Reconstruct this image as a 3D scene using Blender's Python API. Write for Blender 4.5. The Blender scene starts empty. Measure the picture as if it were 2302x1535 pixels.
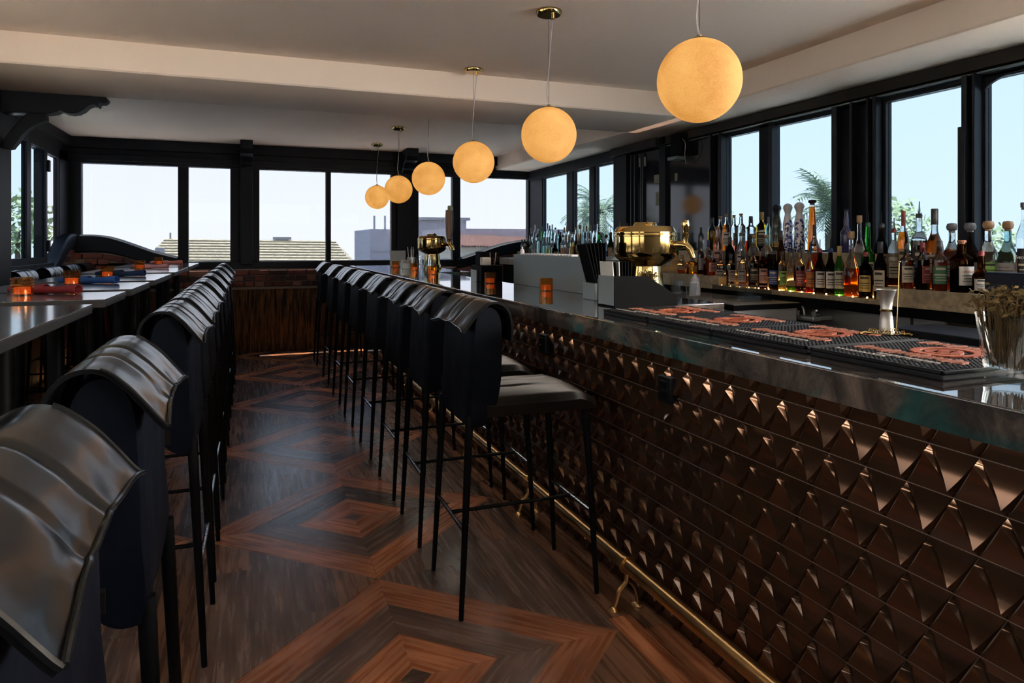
import bpy, bmesh, math, random
from mathutils import Vector, Matrix, noise as mnoise
random.seed(7)
S = bpy.context.scene
C = S.collection
R = math.radians
PI = math.pi

# ------------------------------------------------------------------ camera
F, CX, HY, CAMH = 1535.0, 1151.0, 548.0, 1.30          # focal length and horizon in pixels of the 2302x1535 frame
TH = math.atan((CX - 558.0) / F)
sT, cT = math.sin(TH), math.cos(TH)
cd = bpy.data.cameras.new('camera')
cd.sensor_width = 36.0
cd.lens = 36.0 * F / 2302.0
cd.shift_y = -(767.5 - HY) / 2302.0
cd.clip_start = 0.02
cd.clip_end = 500
cam = bpy.data.objects.new('camera', cd)
C.objects.link(cam)
cam.location = (0, 0, CAMH)
cam.rotation_euler = (R(90), 0, -TH)
S.camera = cam

def ray(x, y):
    a = (x - CX) / F
    return (sT + a * cT, cT - a * sT, -(y - HY) / F)
def onZ(x, y, z):
    r = ray(x, y); t = (z - CAMH) / r[2]; return (r[0] * t, r[1] * t, z)
def onX(x, y, X):
    r = ray(x, y); t = X / r[0]; return (X, r[1] * t, CAMH + r[2] * t)
def onY(x, y, Y):
    r = ray(x, y); t = Y / r[1]; return (r[0] * t, Y, CAMH + r[2] * t)

# ------------------------------------------------------------------ sky, sun, exposure
SKY_STRENGTH = 92.0
SUN_STRENGTH = 800.0
EXPOSURE = 0.0
W = bpy.data.worlds.new('world'); S.world = W
W.use_nodes = True
nt = W.node_tree; nt.nodes.clear()
wo = nt.nodes.new('ShaderNodeOutputWorld'); bg = nt.nodes.new('ShaderNodeBackground')
tc = nt.nodes.new('ShaderNodeTexCoord'); sx = nt.nodes.new('ShaderNodeSeparateXYZ'); cr = nt.nodes.new('ShaderNodeValToRGB')
nt.links.new(tc.outputs['Generated'], sx.inputs[0]); nt.links.new(sx.outputs[2], cr.inputs[0])
el = cr.color_ramp.elements
el[0].position = 0.0; el[0].color = (0.92, 0.94, 0.98, 1)
el[1].position = 1.0; el[1].color = (0.30, 0.50, 0.85, 1)
e = el.new(0.18); e.color = (0.84, 0.90, 0.98, 1)
e = el.new(0.45); e.color = (0.55, 0.72, 0.96, 1)
nt.links.new(cr.outputs[0], bg.inputs[0]); bg.inputs[1].default_value = SKY_STRENGTH
nt.links.new(bg.outputs[0], wo.inputs[0])
sd = bpy.data.lights.new('sun', 'SUN'); sd.energy = SUN_STRENGTH; sd.angle = R(0.6); sd.color = (1.0, 0.93, 0.82)
sun = bpy.data.objects.new('sun', sd); C.objects.link(sun)
sun.rotation_euler = (-R(12.5), 0, 0)          # from beyond the far wall, high
S.view_settings.view_transform = 'Standard'
S.view_settings.look = 'None'
S.view_settings.exposure = EXPOSURE
S.view_settings.gamma = 1.0
S.view_settings.use_curve_mapping = False
try:
    S.cycles.use_denoising = True
    S.cycles.max_bounces = 10; S.cycles.diffuse_bounces = 6; S.cycles.glossy_bounces = 5
    S.cycles.transparent_max_bounces = 24; S.cycles.transmission_bounces = 8
    S.cycles.caustics_reflective = False; S.cycles.caustics_refractive = False
    S.cycles.sample_clamp_indirect = 20.0
except Exception:
    pass

# ------------------------------------------------------------------ mesh helpers
class MB:
    def __init__(s): s.v = []; s.f = []
    def add(s, vs, fs):
        o = len(s.v); s.v += [tuple(p) for p in vs]; s.f += [tuple(i + o for i in f) for f in fs]; return s
    def box(s, x0, x1, y0, y1, z0, z1):
        return s.add([(x0,y0,z0),(x1,y0,z0),(x1,y1,z0),(x0,y1,z0),(x0,y0,z1),(x1,y0,z1),(x1,y1,z1),(x0,y1,z1)],
                     [(0,3,2,1),(4,5,6,7),(0,1,5,4),(1,2,6,5),(2,3,7,6),(3,0,4,7)])
    def prism(s, poly, axis, a, b):
        n = len(poly)
        def P(p, t):
            return {'x': (t, p[0], p[1]), 'y': (p[0], t, p[1]), 'z': (p[0], p[1], t)}[axis]
        vs = [P(p, a) for p in poly] + [P(p, b) for p in poly]
        fs = [tuple(range(n)), tuple(range(2*n-1, n-1, -1))] + [(i, i+n, (i+1) % n + n, (i+1) % n) for i in range(n)]
        return s.add(vs, fs)
    def grid(s, rows, closed=False):
        m = len(rows[0]); vs = [p for r in rows for p in r]; fs = []
        for i in range(len(rows)-1):
            for j in range(m if closed else m-1):
                k = (j+1) % m; fs.append((i*m+j, i*m+k, (i+1)*m+k, (i+1)*m+j))
        return s.add(vs, fs)
    def tube(s, pts, rad, n=10, cap=True):
        pts = [Vector(p) for p in pts]; N = len(pts)
        if not isinstance(rad, (list, tuple)): rad = [rad]*N
        rows = []; up = None
        for i, p in enumerate(pts):
            t = (pts[min(i+1, N-1)] - pts[max(i-1, 0)]).normalized()
            if up is None:
                up = Vector((0,0,1)) if abs(t.z) < .9 else Vector((1,0,0))
            a = (up - t*up.dot(t)).normalized(); b = t.cross(a); up = a
            rows.append([tuple(p + (a*math.cos(2*PI*k/n) + b*math.sin(2*PI*k/n))*rad[i]) for k in range(n)])
        o = len(s.v); s.grid(rows, True)
        if cap:
            s.f.append(tuple(o+k for k in range(n))[::-1]); s.f.append(tuple(o+(N-1)*n+k for k in range(n)))
        return s
    def lathe(s, prof, n=24, c=(0,0,0), a0=0.0, a1=2*PI, power=2.0, sy=1.0):
        full = abs(a1-a0-2*PI) < 1e-6; m = n if full else n+1; rows = []
        for r, z in prof:
            row = []
            for k in range(m):
                a = a0 + (a1-a0)*k/n; ca, sa = math.cos(a), math.sin(a)
                q = 1.0 if power == 2.0 else 1.0/((abs(ca)**power + abs(sa)**power)**(1.0/power))
                row.append((c[0]+r*q*ca, c[1]+r*q*sa*sy, c[2]+z))
            rows.append(row)
        o = len(s.v); s.grid(rows, full)
        return s
    def ball(s, c, r, n=8, m=6, sz=1.0):
        return s.lathe([(r*math.sin(PI*i/m) + 1e-5, -r*sz*math.cos(PI*i/m)) for i in range(m+1)], n, c)
    def xf(s, M):
        s.v = [tuple(M @ Vector(p)) for p in s.v]; return s
    def mesh(s, name, smooth=False, bevel=0, seg=2, weld=0):
        me = bpy.data.meshes.new(name); me.from_pydata(s.v, [], s.f); me.validate()
        bm = bmesh.new(); bm.from_mesh(me)
        if weld: bmesh.ops.remove_doubles(bm, verts=bm.verts, dist=weld)
        bmesh.ops.recalc_face_normals(bm, faces=bm.faces)
        if bevel:
            es = [e for e in bm.edges if len(e.link_faces) == 2 and e.calc_face_angle(0) > .5]
            bmesh.ops.bevel(bm, geom=es, offset=bevel, segments=seg, affect='EDGES', profile=.5, clamp_overlap=True)
        bm.to_mesh(me); bm.free()
        if smooth or bevel:
            me.polygons.foreach_set('use_smooth', [True]*len(me.polygons))
            me.set_sharp_from_angle(angle=R(40) if smooth else R(20))
        return me
    def build(s, name, mat, parent=None, smooth=False, bevel=0, seg=2, weld=0):
        return obj(name, s.mesh(name, smooth, bevel, seg, weld), mat, parent)

def obj(name, me, mat=None, parent=None):
    if mat is not None and not me.materials: me.materials.append(mat)
    o = bpy.data.objects.new(name, me); C.objects.link(o)
    if parent is not None: o.parent = parent
    return o
def tag(o, label=None, cat=None, group=None, kind=None):
    if label: o['label'] = label
    if cat: o['category'] = cat
    if group: o['group'] = group
    if kind: o['kind'] = kind
    return o
def thing(name, label, cat, loc=(0,0,0), rz=0.0, group=None):
    o = bpy.data.objects.new(name, None); C.objects.link(o)
    o.empty_display_size = .1; o.location = loc; o.rotation_euler = (0, 0, rz)
    return tag(o, label, cat, group)
def struct(name, mb, mat, label=None, **k):
    o = mb.build(name, mat, None, **k); o['kind'] = 'structure'
    if label: o['label'] = label
    return o
def copy_tree(o, parent=None):
    c = o.copy(); C.objects.link(c); c.parent = parent
    for ch in list(o.children): copy_tree(ch, c)
    return c
def curve2(pts, n=6):
    """Catmull-Rom through 2-D or 3-D points"""
    P = [Vector(p) for p in pts]; out = []
    for i in range(len(P)-1):
        p0, p1, p2, p3 = P[max(i-1,0)], P[i], P[i+1], P[min(i+2, len(P)-1)]
        for k in range(n):
            t = k/n
            out.append(tuple(.5*((2*p1) + (p2-p0)*t + (2*p0-5*p1+4*p2-p3)*t*t + (3*p1-p0-3*p2+p3)*t**3)))
    out.append(tuple(P[-1])); return out

# ------------------------------------------------------------------ materials
MATS = {}
def mat(name, col, rough=.5, metal=0.0, spec=.5, var=None, bump=None, coat=0.0, vscale=(1,1,1), rvar=0.0, objrand=0.0, emit=None, trans=None, sheen=0.0):
    """var=(scale, other colour, contrast); bump=(scale, strength)"""
    if name in MATS: return MATS[name]
    m = bpy.data.materials.new(name); m.use_nodes = True; MATS[name] = m
    t = m.node_tree; b = t.nodes['Principled BSDF']
    b.inputs['Base Color'].default_value = (*col, 1); b.inputs['Roughness'].default_value = rough
    b.inputs['Metallic'].default_value = metal; b.inputs['Specular IOR Level'].default_value = spec
    b.inputs['Coat Weight'].default_value = coat; b.inputs['Coat Roughness'].default_value = .08
    if sheen: b.inputs['Sheen Weight'].default_value = sheen
    if emit: b.inputs['Emission Color'].default_value = (*emit[0], 1); b.inputs['Emission Strength'].default_value = emit[1]
    if var or bump or objrand:
        tcn = t.nodes.new('ShaderNodeTexCoord'); mp = t.nodes.new('ShaderNodeMapping'); mp.inputs['Scale'].default_value = vscale
        oi = t.nodes.new('ShaderNodeObjectInfo')
        ad = t.nodes.new('ShaderNodeVectorMath'); ad.operation = 'ADD'
        sc = t.nodes.new('ShaderNodeVectorMath'); sc.operation = 'SCALE'; sc.inputs[0].default_value = (37, 19, 53)
        t.links.new(oi.outputs['Random'], sc.inputs['Scale'])
        t.links.new(tcn.outputs['Object'], mp.inputs[0]); t.links.new(mp.outputs[0], ad.inputs[0]); t.links.new(sc.outputs[0], ad.inputs[1])
        vec = ad.outputs[0]
        last = None
        if var:
            n = t.nodes.new('ShaderNodeTexNoise'); n.inputs['Scale'].default_value = var[0]; n.inputs['Detail'].default_value = 6
            n.inputs['Roughness'].default_value = .6
            t.links.new(vec, n.inputs['Vector'])
            r = t.nodes.new('ShaderNodeValToRGB'); c = var[2]
            r.color_ramp.elements[0].position = .5-c; r.color_ramp.elements[1].position = .5+c
            r.color_ramp.elements[0].color = (*col, 1); r.color_ramp.elements[1].color = (*var[1], 1)
            t.links.new(n.outputs['Fac'], r.inputs[0]); last = r.outputs[0]
            if rvar:
                mr = t.nodes.new('ShaderNodeMapRange'); mr.inputs[3].default_value = max(.02, rough-rvar); mr.inputs[4].default_value = rough+rvar
                t.links.new(n.outputs['Fac'], mr.inputs[0]); t.links.new(mr.outputs[0], b.inputs['Roughness'])
        if objrand:
            hv = t.nodes.new('ShaderNodeHueSaturation')
            mr = t.nodes.new('ShaderNodeMapRange'); mr.inputs[3].default_value = 1-objrand; mr.inputs[4].default_value = 1+objrand
            t.links.new(oi.outputs['Random'], mr.inputs[0]); t.links.new(mr.outputs[0], hv.inputs['Value'])
            if last: t.links.new(last, hv.inputs['Color'])
            else: hv.inputs['Color'].default_value = (*col, 1)
            last = hv.outputs[0]
        if last: t.links.new(last, b.inputs['Base Color'])
        if bump:
            n2 = t.nodes.new('ShaderNodeTexNoise'); n2.inputs['Scale'].default_value = bump[0]; n2.inputs['Detail'].default_value = 4
            t.links.new(vec, n2.inputs['Vector'])
            bp = t.nodes.new('ShaderNodeBump'); bp.inputs['Strength'].default_value = bump[1]; bp.inputs['Distance'].default_value = bump[2] if len(bump) > 2 else .005
            t.links.new(n2.outputs['Fac'], bp.inputs['Height']); t.links.new(bp.outputs[0], b.inputs['Normal'])
    return m
def glass(name, tint, refl=1.0, rough=0.0, graze=.9):
    """thin glass: tinted straight-through light plus a Fresnel mirror reflection"""
    if name in MATS: return MATS[name]
    m = bpy.data.materials.new(name); m.use_nodes = True; MATS[name] = m
    t = m.node_tree; t.nodes.clear()
    o = t.nodes.new('ShaderNodeOutputMaterial'); mx = t.nodes.new('ShaderNodeMixShader')
    tr = t.nodes.new('ShaderNodeBsdfTransparent'); tr.inputs[0].default_value = (*tint, 1)
    gl = t.nodes.new('ShaderNodeBsdfGlossy'); gl.inputs['Roughness'].default_value = rough; gl.inputs[0].default_value = (refl, refl, refl, 1)
    lw = t.nodes.new('ShaderNodeLayerWeight'); pw = t.nodes.new('ShaderNodeMath'); pw.operation = 'POWER'; pw.inputs[1].default_value = 5.0
    ma = t.nodes.new('ShaderNodeMath'); ma.operation = 'MULTIPLY_ADD'; ma.inputs[1].default_value = graze; ma.inputs[2].default_value = .04
    t.links.new(lw.outputs['Facing'], pw.inputs[0]); t.links.new(pw.outputs[0], ma.inputs[0])
    t.links.new(ma.outputs[0], mx.inputs[0]); t.links.new(tr.outputs[0], mx.inputs[1]); t.links.new(gl.outputs[0], mx.inputs[2])
    t.links.new(mx.outputs[0], o.inputs[0]); return m
def solid_glass(name, tint, ior=1.33):
    if name in MATS: return MATS[name]
    m = bpy.data.materials.new(name); m.use_nodes = True; MATS[name] = m
    t = m.node_tree; t.nodes.clear(); o = t.nodes.new('ShaderNodeOutputMaterial'); g = t.nodes.new('ShaderNodeBsdfGlass')
    g.inputs['Color'].default_value = (*tint, 1); g.inputs['Roughness'].default_value = 0.0; g.inputs['IOR'].default_value = ior
    t.links.new(g.outputs[0], o.inputs[0]); return m
def wood_mat(name, dark, light, rough=.34, grain=1.0, bumpk=.35, rand=.28):
    if name in MATS: return MATS[name]
    m = bpy.data.materials.new(name); m.use_nodes = True; MATS[name] = m
    t = m.node_tree; b = t.nodes['Principled BSDF']; L = t.links.new
    b.inputs['Specular IOR Level'].default_value = .5
    tcn = t.nodes.new('ShaderNodeTexCoord'); oi = t.nodes.new('ShaderNodeObjectInfo')
    sc = t.nodes.new('ShaderNodeVectorMath'); sc.operation = 'SCALE'; sc.inputs[0].default_value = (31, 17, 7); L(oi.outputs['Random'], sc.inputs['Scale'])
    ad = t.nodes.new('ShaderNodeVectorMath'); ad.operation = 'ADD'; L(tcn.outputs['Object'], ad.inputs[0]); L(sc.outputs[0], ad.inputs[1])
    mp = t.nodes.new('ShaderNodeMapping'); mp.inputs['Scale'].default_value = (1.6, 26*grain, 26*grain); L(ad.outputs[0], mp.inputs[0])
    n1 = t.nodes.new('ShaderNodeTexNoise'); n1.inputs['Scale'].default_value = 2.2; n1.inputs['Detail'].default_value = 8; n1.inputs['Distortion'].default_value = .35
    L(mp.outputs[0], n1.inputs['Vector'])
    mp2 = t.nodes.new('ShaderNodeMapping'); mp2.inputs['Scale'].default_value = (2.0, 5, 5); L(ad.outputs[0], mp2.inputs[0])
    n3 = t.nodes.new('ShaderNodeTexNoise'); n3.inputs['Scale'].default_value = 1.5; n3.inputs['Detail'].default_value = 3; L(mp2.outputs[0], n3.inputs['Vector'])
    r = t.nodes.new('ShaderNodeValToRGB'); r.color_ramp.elements[0].position = .36; r.color_ramp.elements[1].position = .66
    r.color_ramp.elements[0].color = (*dark, 1); r.color_ramp.elements[1].color = (*light, 1); L(n1.outputs['Fac'], r.inputs[0])
    hv = t.nodes.new('ShaderNodeHueSaturation'); mr = t.nodes.new('ShaderNodeMapRange'); mr.inputs[3].default_value = 1-rand; mr.inputs[4].default_value = 1+rand
    ml = t.nodes.new('ShaderNodeMath'); ml.operation = 'MULTIPLY'
    mr2 = t.nodes.new('ShaderNodeMapRange'); mr2.inputs[1].default_value = .3; mr2.inputs[2].default_value = .7; mr2.inputs[3].default_value = .7; mr2.inputs[4].default_value = 1.25
    L(n3.outputs['Fac'], mr2.inputs[0]); L(oi.outputs['Random'], mr.inputs[0]); L(mr.outputs[0], ml.inputs[0]); L(mr2.outputs[0], ml.inputs[1])
    L(ml.outputs[0], hv.inputs['Value']); L(r.outputs[0], hv.inputs['Color']); L(hv.outputs[0], b.inputs['Base Color'])
    rr = t.nodes.new('ShaderNodeMapRange'); rr.inputs[3].default_value = rough-.14; rr.inputs[4].default_value = rough+.06; L(n1.outputs['Fac'], rr.inputs[0]); L(rr.outputs[0], b.inputs['Roughness'])
    bp = t.nodes.new('ShaderNodeBump'); bp.inputs['Strength'].default_value = bumpk; bp.inputs['Distance'].default_value = .0025
    L(n1.outputs['Fac'], bp.inputs['Height']); L(bp.outputs[0], b.inputs['Normal'])
    return m
def emission(name, col, strength):
    if name in MATS: return MATS[name]
    m = bpy.data.materials.new(name); m.use_nodes = True; MATS[name] = m
    t = m.node_tree; t.nodes.clear(); o = t.nodes.new('ShaderNodeOutputMaterial'); e = t.nodes.new('ShaderNodeEmission')
    e.inputs[0].default_value = (*col, 1); e.inputs[1].default_value = strength; t.links.new(e.outputs[0], o.inputs[0]); return m

M_CEIL = mat('plaster', (.80,.685,.585), .9, bump=(60,.12,.004), var=(2.0,(.83,.71,.61),.3))
M_BLACK = mat('black_paint', (.0030,.0038,.0060), .50, spec=.15, bump=(14,.35,.004), vscale=(1,1,.15), var=(9,(.0050,.0065,.0105),.25))
M_BLACKMETAL = mat('dark_aluminium', (.006,.0075,.011), .38, spec=.25, var=(8,(.008,.010,.015),.3))
M_VALANCE = mat('bronze_valance', (.020,.015,.012), .6, spec=.2, var=(5,(.024,.019,.015),.3))
M_PANE = glass('sky_dimming_glass', (.1085,.1105,.1145), .12, 0.0, .12)  # invented tint, holds the overbright sky below clipping
M_GELBACK = glass('grey_glass', (.250,.232,.212), .3, 0.0, .2)  # added warm tint on the unseen back panes meters their daylight
M_GELRIGHT = glass('light_grey_glass', (.74,.685,.625), .3, 0.0, .2)  # right side panes out of view, tinted to warm the ceiling light
M_GELLEFT = glass('warm_gel_left', (.20,.186,.170), .3, 0.0, .2)  # left side panes out of view, tint added to hold their light down
M_PANEB = glass('blue_film_glass', (.098,.110,.118), .08, 0.0, .10)  # blue glass with extra tint added to dim the overbright sky
M_PANES = glass('screen_glass', (.955,.98,.995))
M_LEATHER = mat('black_leather', (.0030,.0033,.0042), .23, spec=.5, coat=.06, bump=(38,.05,.003), var=(7,(.005,.0055,.0065),.3), rvar=.05)
M_SEAT = mat('black_seat_leather', (.0060,.0048,.0042), .36, spec=.22, bump=(30,.06,.003), var=(7,(.009,.007,.006),.3), rvar=.05)
M_LEATHERBACK = mat('black_fabric_back', (.0022,.0030,.0058), .5, spec=.06, bump=(24,.25,.004), var=(6,(.0036,.0050,.0090),.3))
M_LEG = mat('black_leg', (.0022,.0022,.0026), .5, spec=.15, bump=(60,.3,.002), var=(40,(.0035,.0035,.004),.3))
M_CHROME = mat('worn_chrome', (.55,.6,.68), .22, metal=1.0, bump=(90,.5,.003), var=(60,(.2,.22,.25),.15))
M_BRASS = mat('polished_brass', (.46,.33,.13), .09, metal=1.0, var=(3,(.52,.38,.16),.4))
M_RAIL = mat('aged_brass', (.78,.47,.19), .28, metal=1.0, var=(16,(.60,.38,.17),.2), bump=(50,.08,.002))
M_STEEL = mat('stainless', (.40,.40,.385), .36, metal=.75, var=(3,(.46,.455,.44),.4), vscale=(1,1,12))
M_STEELPANEL = mat('painted_steel', (.14,.175,.185), .42, metal=.3, var=(4,(.155,.19,.20),.4))
M_TILE = mat('bronze_glaze', (.125,.066,.039), .16, metal=.8, spec=.3, coat=.2, var=(6,(.17,.092,.056),.35), objrand=.15, bump=(20,.05,.002))
M_GROUT = mat('tile_grout', (.26,.20,.16), .4, var=(20,(.2,.15,.12),.3))  # grout paled to stand for light caught along the tile edges
M_BARBODY = mat('bar_carcass', (.012,.011,.010), .7, var=(6,(.02,.018,.016),.3))
M_TABLE = mat('dark_laminate', (.11,.105,.10), .14, spec=.8, coat=.4, var=(1.2,(.095,.09,.086),.35), vscale=(6,1,1))
M_TEDGE = mat('dark_table_edge', (.014,.0135,.014), .5, spec=.3, var=(12,(.019,.018,.019),.3))
M_RUBBER = mat('black_rubber', (.004,.0045,.007), .6, spec=.2, var=(30,(.006,.0065,.009),.3))
M_ORANGE = mat('orange_rubber', (.28,.045,.006), .6, var=(20,(.34,.06,.01),.3))
M_SALMON = mat('salmon_rubber', (.26,.075,.035), .6, var=(30,(.34,.10,.05),.25))
M_WHITERUB = mat('grey_rubber', (.34,.30,.26), .6, var=(30,(.22,.2,.18),.25))
M_CORK = mat('cork', (.32,.20,.10), .8, var=(40,(.2,.12,.06),.3))
M_BARK = mat('bark_panel', (.17,.068,.018), .62, spec=.25, var=(6,(.006,.003,.0015),.12), vscale=(9,9,.55), bump=(6,1.0,.02))
M_MORTAR = mat('mortar', (.20,.15,.12), .9, var=(18,(.14,.105,.085),.3), bump=(50,.4,.006))
M_BRICK = [mat('brick_red', (.15,.035,.02), .85, var=(9,(.085,.025,.017),.25), bump=(30,.5,.006), objrand=.35),
           mat('brick_dark', (.05,.02,.015), .85, var=(9,(.025,.012,.01),.25), bump=(30,.5,.006), objrand=.35),
           mat('brick_pink', (.24,.10,.075), .85, var=(9,(.16,.06,.045),.25), bump=(30,.5,.006), objrand=.3)]
W_LIGHT = wood_mat('plank_red', (.30,.096,.036), (.55,.21,.092), .32, bumpk=.16)
W_DARK = wood_mat('plank_dark', (.10,.058,.041), (.20,.115,.080), .30, bumpk=.12)
W_MID = wood_mat('plank_brown', (.125,.056,.028), (.27,.12,.062), .32, bumpk=.16)
W_SHELF = wood_mat('pale_shelf', (.22,.17,.10), (.36,.29,.18), .5, .6, .1, .05)
W_SUB = mat('subfloor', (.012,.008,.006), .8, var=(10,(.02,.012,.008),.3))

def marble(name):
    m = bpy.data.materials.new(name); m.use_nodes = True; MATS[name] = m
    t = m.node_tree; b = t.nodes['Principled BSDF']; L = t.links.new
    b.inputs['Roughness'].default_value = .03; b.inputs['Specular IOR Level'].default_value = .6; b.inputs['Coat Weight'].default_value = .5; b.inputs['Coat Roughness'].default_value = .01
    tcn = t.nodes.new('ShaderNodeTexCoord')
    n = t.nodes.new('ShaderNodeTexNoise'); n.inputs['Scale'].default_value = 7; n.inputs['Detail'].default_value = 10; n.inputs['Roughness'].default_value = .7; n.inputs['Distortion'].default_value = .8
    L(tcn.outputs['Object'], n.inputs['Vector'])
    r = t.nodes.new('ShaderNodeValToRGB'); es = r.color_ramp.elements
    es[0].position = .30; es[0].color = (.012,.012,.0125,1); es[1].position = .78; es[1].color = (.24,.185,.15,1)
    q = es.new(.48); q.color = (.050,.042,.038,1); q = es.new(.60); q.color = (.11,.088,.075,1)
    L(n.outputs['Fac'], r.inputs[0])
    n2 = t.nodes.new('ShaderNodeTexNoise'); n2.inputs['Scale'].default_value = 3.1; n2.inputs['Detail'].default_value = 5; n2.inputs['Distortion'].default_value = 1.5
    L(tcn.outputs['Object'], n2.inputs['Vector'])
    r2 = t.nodes.new('ShaderNodeValToRGB'); r2.color_ramp.elements[0].position = .54; r2.color_ramp.elements[1].position = .64
    L(n2.outputs['Fac'], r2.inputs[0])
    mx = t.nodes.new('ShaderNodeMix'); mx.data_type = 'RGBA'; L(r2.outputs[0], mx.inputs[0]); L(r.outputs[0], mx.inputs[6])
    n3 = t.nodes.new('ShaderNodeValToRGB'); n3.color_ramp.elements[0].position = .3; n3.color_ramp.elements[1].position = .75
    n3.color_ramp.elements[0].color = (.008,.018,.019,1); n3.color_ramp.elements[1].color = (.045,.12,.112,1); L(n.outputs['Fac'], n3.inputs[0]); L(n3.outputs[0], mx.inputs[7])
    L(mx.outputs[2], b.inputs['Base Color']); return m
M_MARBLE = marble('dark_marble')
# ------------------------------------------------------------------ room dimensions
XL, XR, YF, YB = -1.85, 3.66, 8.80, -2.6
ZC, ZS = 2.48, 2.30
# ---- floor: a base slab carrying individually laid planks
floor = struct('floor', MB().box(XL-.2, XR+.3, YB-.2, YF+.3, -.12, -.012), W_SUB, 'inlaid diamond pattern floor of red and dark brown wood planks')
A_, B_ = .69, .645                       # half diagonals of a diamond
def clip(poly, a, b, c):                 # keep a*x+b*y <= c
    out = []
    for i in range(len(poly)):
        p, q = poly[i], poly[(i+1) % len(poly)]
        dp, dq = a*p[0]+b*p[1]-c, a*q[0]+b*q[1]-c
        if dp <= 0: out.append(p)
        if (dp < 0 < dq) or (dq < 0 < dp):
            t = dp/(dp-dq); out.append((p[0]+(q[0]-p[0])*t, p[1]+(q[1]-p[1])*t))
    return out
def plank(poly, ang, m, top=0.0, xmax=1.165):
    for (a, b, c) in ((-1,0,-(XL-.05)), (1,0,xmax), (0,1,YF+.1), (0,-1,-YB)):
        poly = clip(poly, a, b, c)
        if len(poly) < 3: return
    cx = sum(p[0] for p in poly)/len(poly); cy = sum(p[1] for p in poly)/len(poly)
    g = .9988 if max(abs(p[0]-cx)+abs(p[1]-cy) for p in poly) > .3 else .996
    ca, sa = math.cos(-ang), math.sin(-ang)
    loc = [(((p[0]-cx)*ca-(p[1]-cy)*sa)*g, ((p[0]-cx)*sa+(p[1]-cy)*ca)*g) for p in poly]
    o = MB().prism(loc, 'z', -.012, top + random.uniform(-.0006, .0006)).build('plank', m, floor)
    o.location = (cx, cy, 0); o.rotation_euler = (0, 0, ang)
ring_m = (W_LIGHT, W_DARK, W_LIGHT)
def diamond(cx, cy):
    for k in range(3):
        o_, i_ = 1-.31*k, 1-.31*(k+1)
        for q, (sx_, sy_) in enumerate(((1,1),(-1,1),(-1,-1),(1,-1))):
            po = [(cx+sx_*A_*o_, cy), (cx, cy+sy_*B_*o_), (cx, cy+sy_*B_*i_), (cx+sx_*A_*i_, cy)]
            ang = math.atan2(-sy_*B_, sx_*A_)
            plank(po, ang, ring_m[k])
    i_ = .07
    plank([(cx+A_*i_, cy), (cx, cy+B_*i_), (cx-A_*i_, cy), (cx, cy-B_*i_)], 0, W_DARK)
def gap_diamond(cx, cy, w=.152):
    n = int(2*A_/w)+1; x = cx-A_; k = 0
    while x < cx+A_-.004:
        x2 = min(x+w, cx+A_)
        cuts = [cy-B_-.01, cy+random.uniform(-.3,.3), cy+B_+.01] if k % 2 else [cy-B_-.01, cy+B_+.01]
        for a in range(len(cuts)-1):
            po = [(x, cuts[a]), (x2, cuts[a]), (x2, cuts[a+1]), (x, cuts[a+1])]
            for sx_ in (1,-1):
                for sy_ in (1,-1):
                    po = clip(po, sx_/A_, sy_/B_, 1+sx_*cx/A_+sy_*cy/B_)
                    if len(po) < 3: break
                if len(po) < 3: break
            if len(po) >= 3: plank(po, PI/2, W_DARK if random.random() < .6 else W_MID)
        x = x2; k += 1
CXD, TIP = .47, 2.66
for col in (0, 1):
    for j in range(-1, 6):
        if col == 1 and j < 1: continue
        diamond(CXD-2*A_*col, TIP-B_+2*B_*j)
for j in range(-1, 6):
    gap_diamond(CXD-A_, TIP+2*B_*j)
    gap_diamond(CXD+A_, TIP+2*B_*j)
for j in range(2, 6): gap_diamond(CXD-3*A_, TIP+2*B_*j)
x = 1.165
for k, w in enumerate((.085, .102)):
    y = YB; 
    while y < YF:
        y2 = min(y+random.uniform(.9, 1.5), YF+.05)
        plank([(x, y), (x+w, y), (x+w, y2), (x, y2)], PI/2, (W_MID, W_LIGHT)[(k+int(y*3)) % 2], xmax=1.4); y = y2
    x += w

# ---- ceiling with dropped beam and side soffit
ceil = struct('ceiling', MB().box(XL-.2, XR+.2, YB-.2, YF+.10, ZC, ZC+.15), M_CEIL, 'warm grey plaster ceiling')
MB().box(XL-.1, 3.30, 4.53, 5.37, ZS, ZC+.02).build('cross_beam', M_CEIL, ceil, bevel=.025, seg=3)
MB().box(3.15, XR+.06, YB, YF+.09, ZS, ZC+.02).build('side_soffit', M_CEIL, ceil, bevel=.025, seg=3)
MB().box(XL-.2, XL+.28, YB, 5.2, ZS-.02, ZC+.02).build('left_soffit', M_CEIL, ceil, bevel=.02, seg=2)

# ---- far wall
WIN_F = [(-1.733,-.762,2.235), (-.654,-.198,2.225), (.125,.908,2.232), (.967,1.728,2.214), (2.085,2.552,2.2), (2.657,3.646,2.2)]
SILL = 1.09
w = MB()
w.box(XL-.1, XR+.2, YF-.02, YF+.10, 2.20, ZC+.1)           # header
w.box(XL-.1, XR+.2, YF-.02, YF+.10, 1.0, SILL-.02)          # under-sill beam
for a, b in ((XL-.1,-1.733),(-.762,-.654),(-.198,.125),(.908,.967),(1.728,2.085),(2.552,2.657),(3.646,XR+.2)):
    w.box(a, b, YF, YF+.10, 1.0, 2.3)
w.box(XL-.1, XR+.2, YF+.05, YF+.2, -.1, 1.05)
wall_far = struct('wall_far', w, M_BLACK, 'black timber window wall at the far end of the room')
MB().box(XL, XR, YF-.03, YF+.06, 1.0, SILL).build('sill_board', M_BLACK, wall_far, bevel=.008)
MB().box(XL, XR, YF-.10, YF-.02, 2.36, ZC+.01).build('crown_board', M_BLACK, wall_far, bevel=.006)
MB().box(XL, XR, YF-.06, YF, 2.23, 2.30).build('head_board', M_BLACK, wall_far, bevel=.006)
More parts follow.
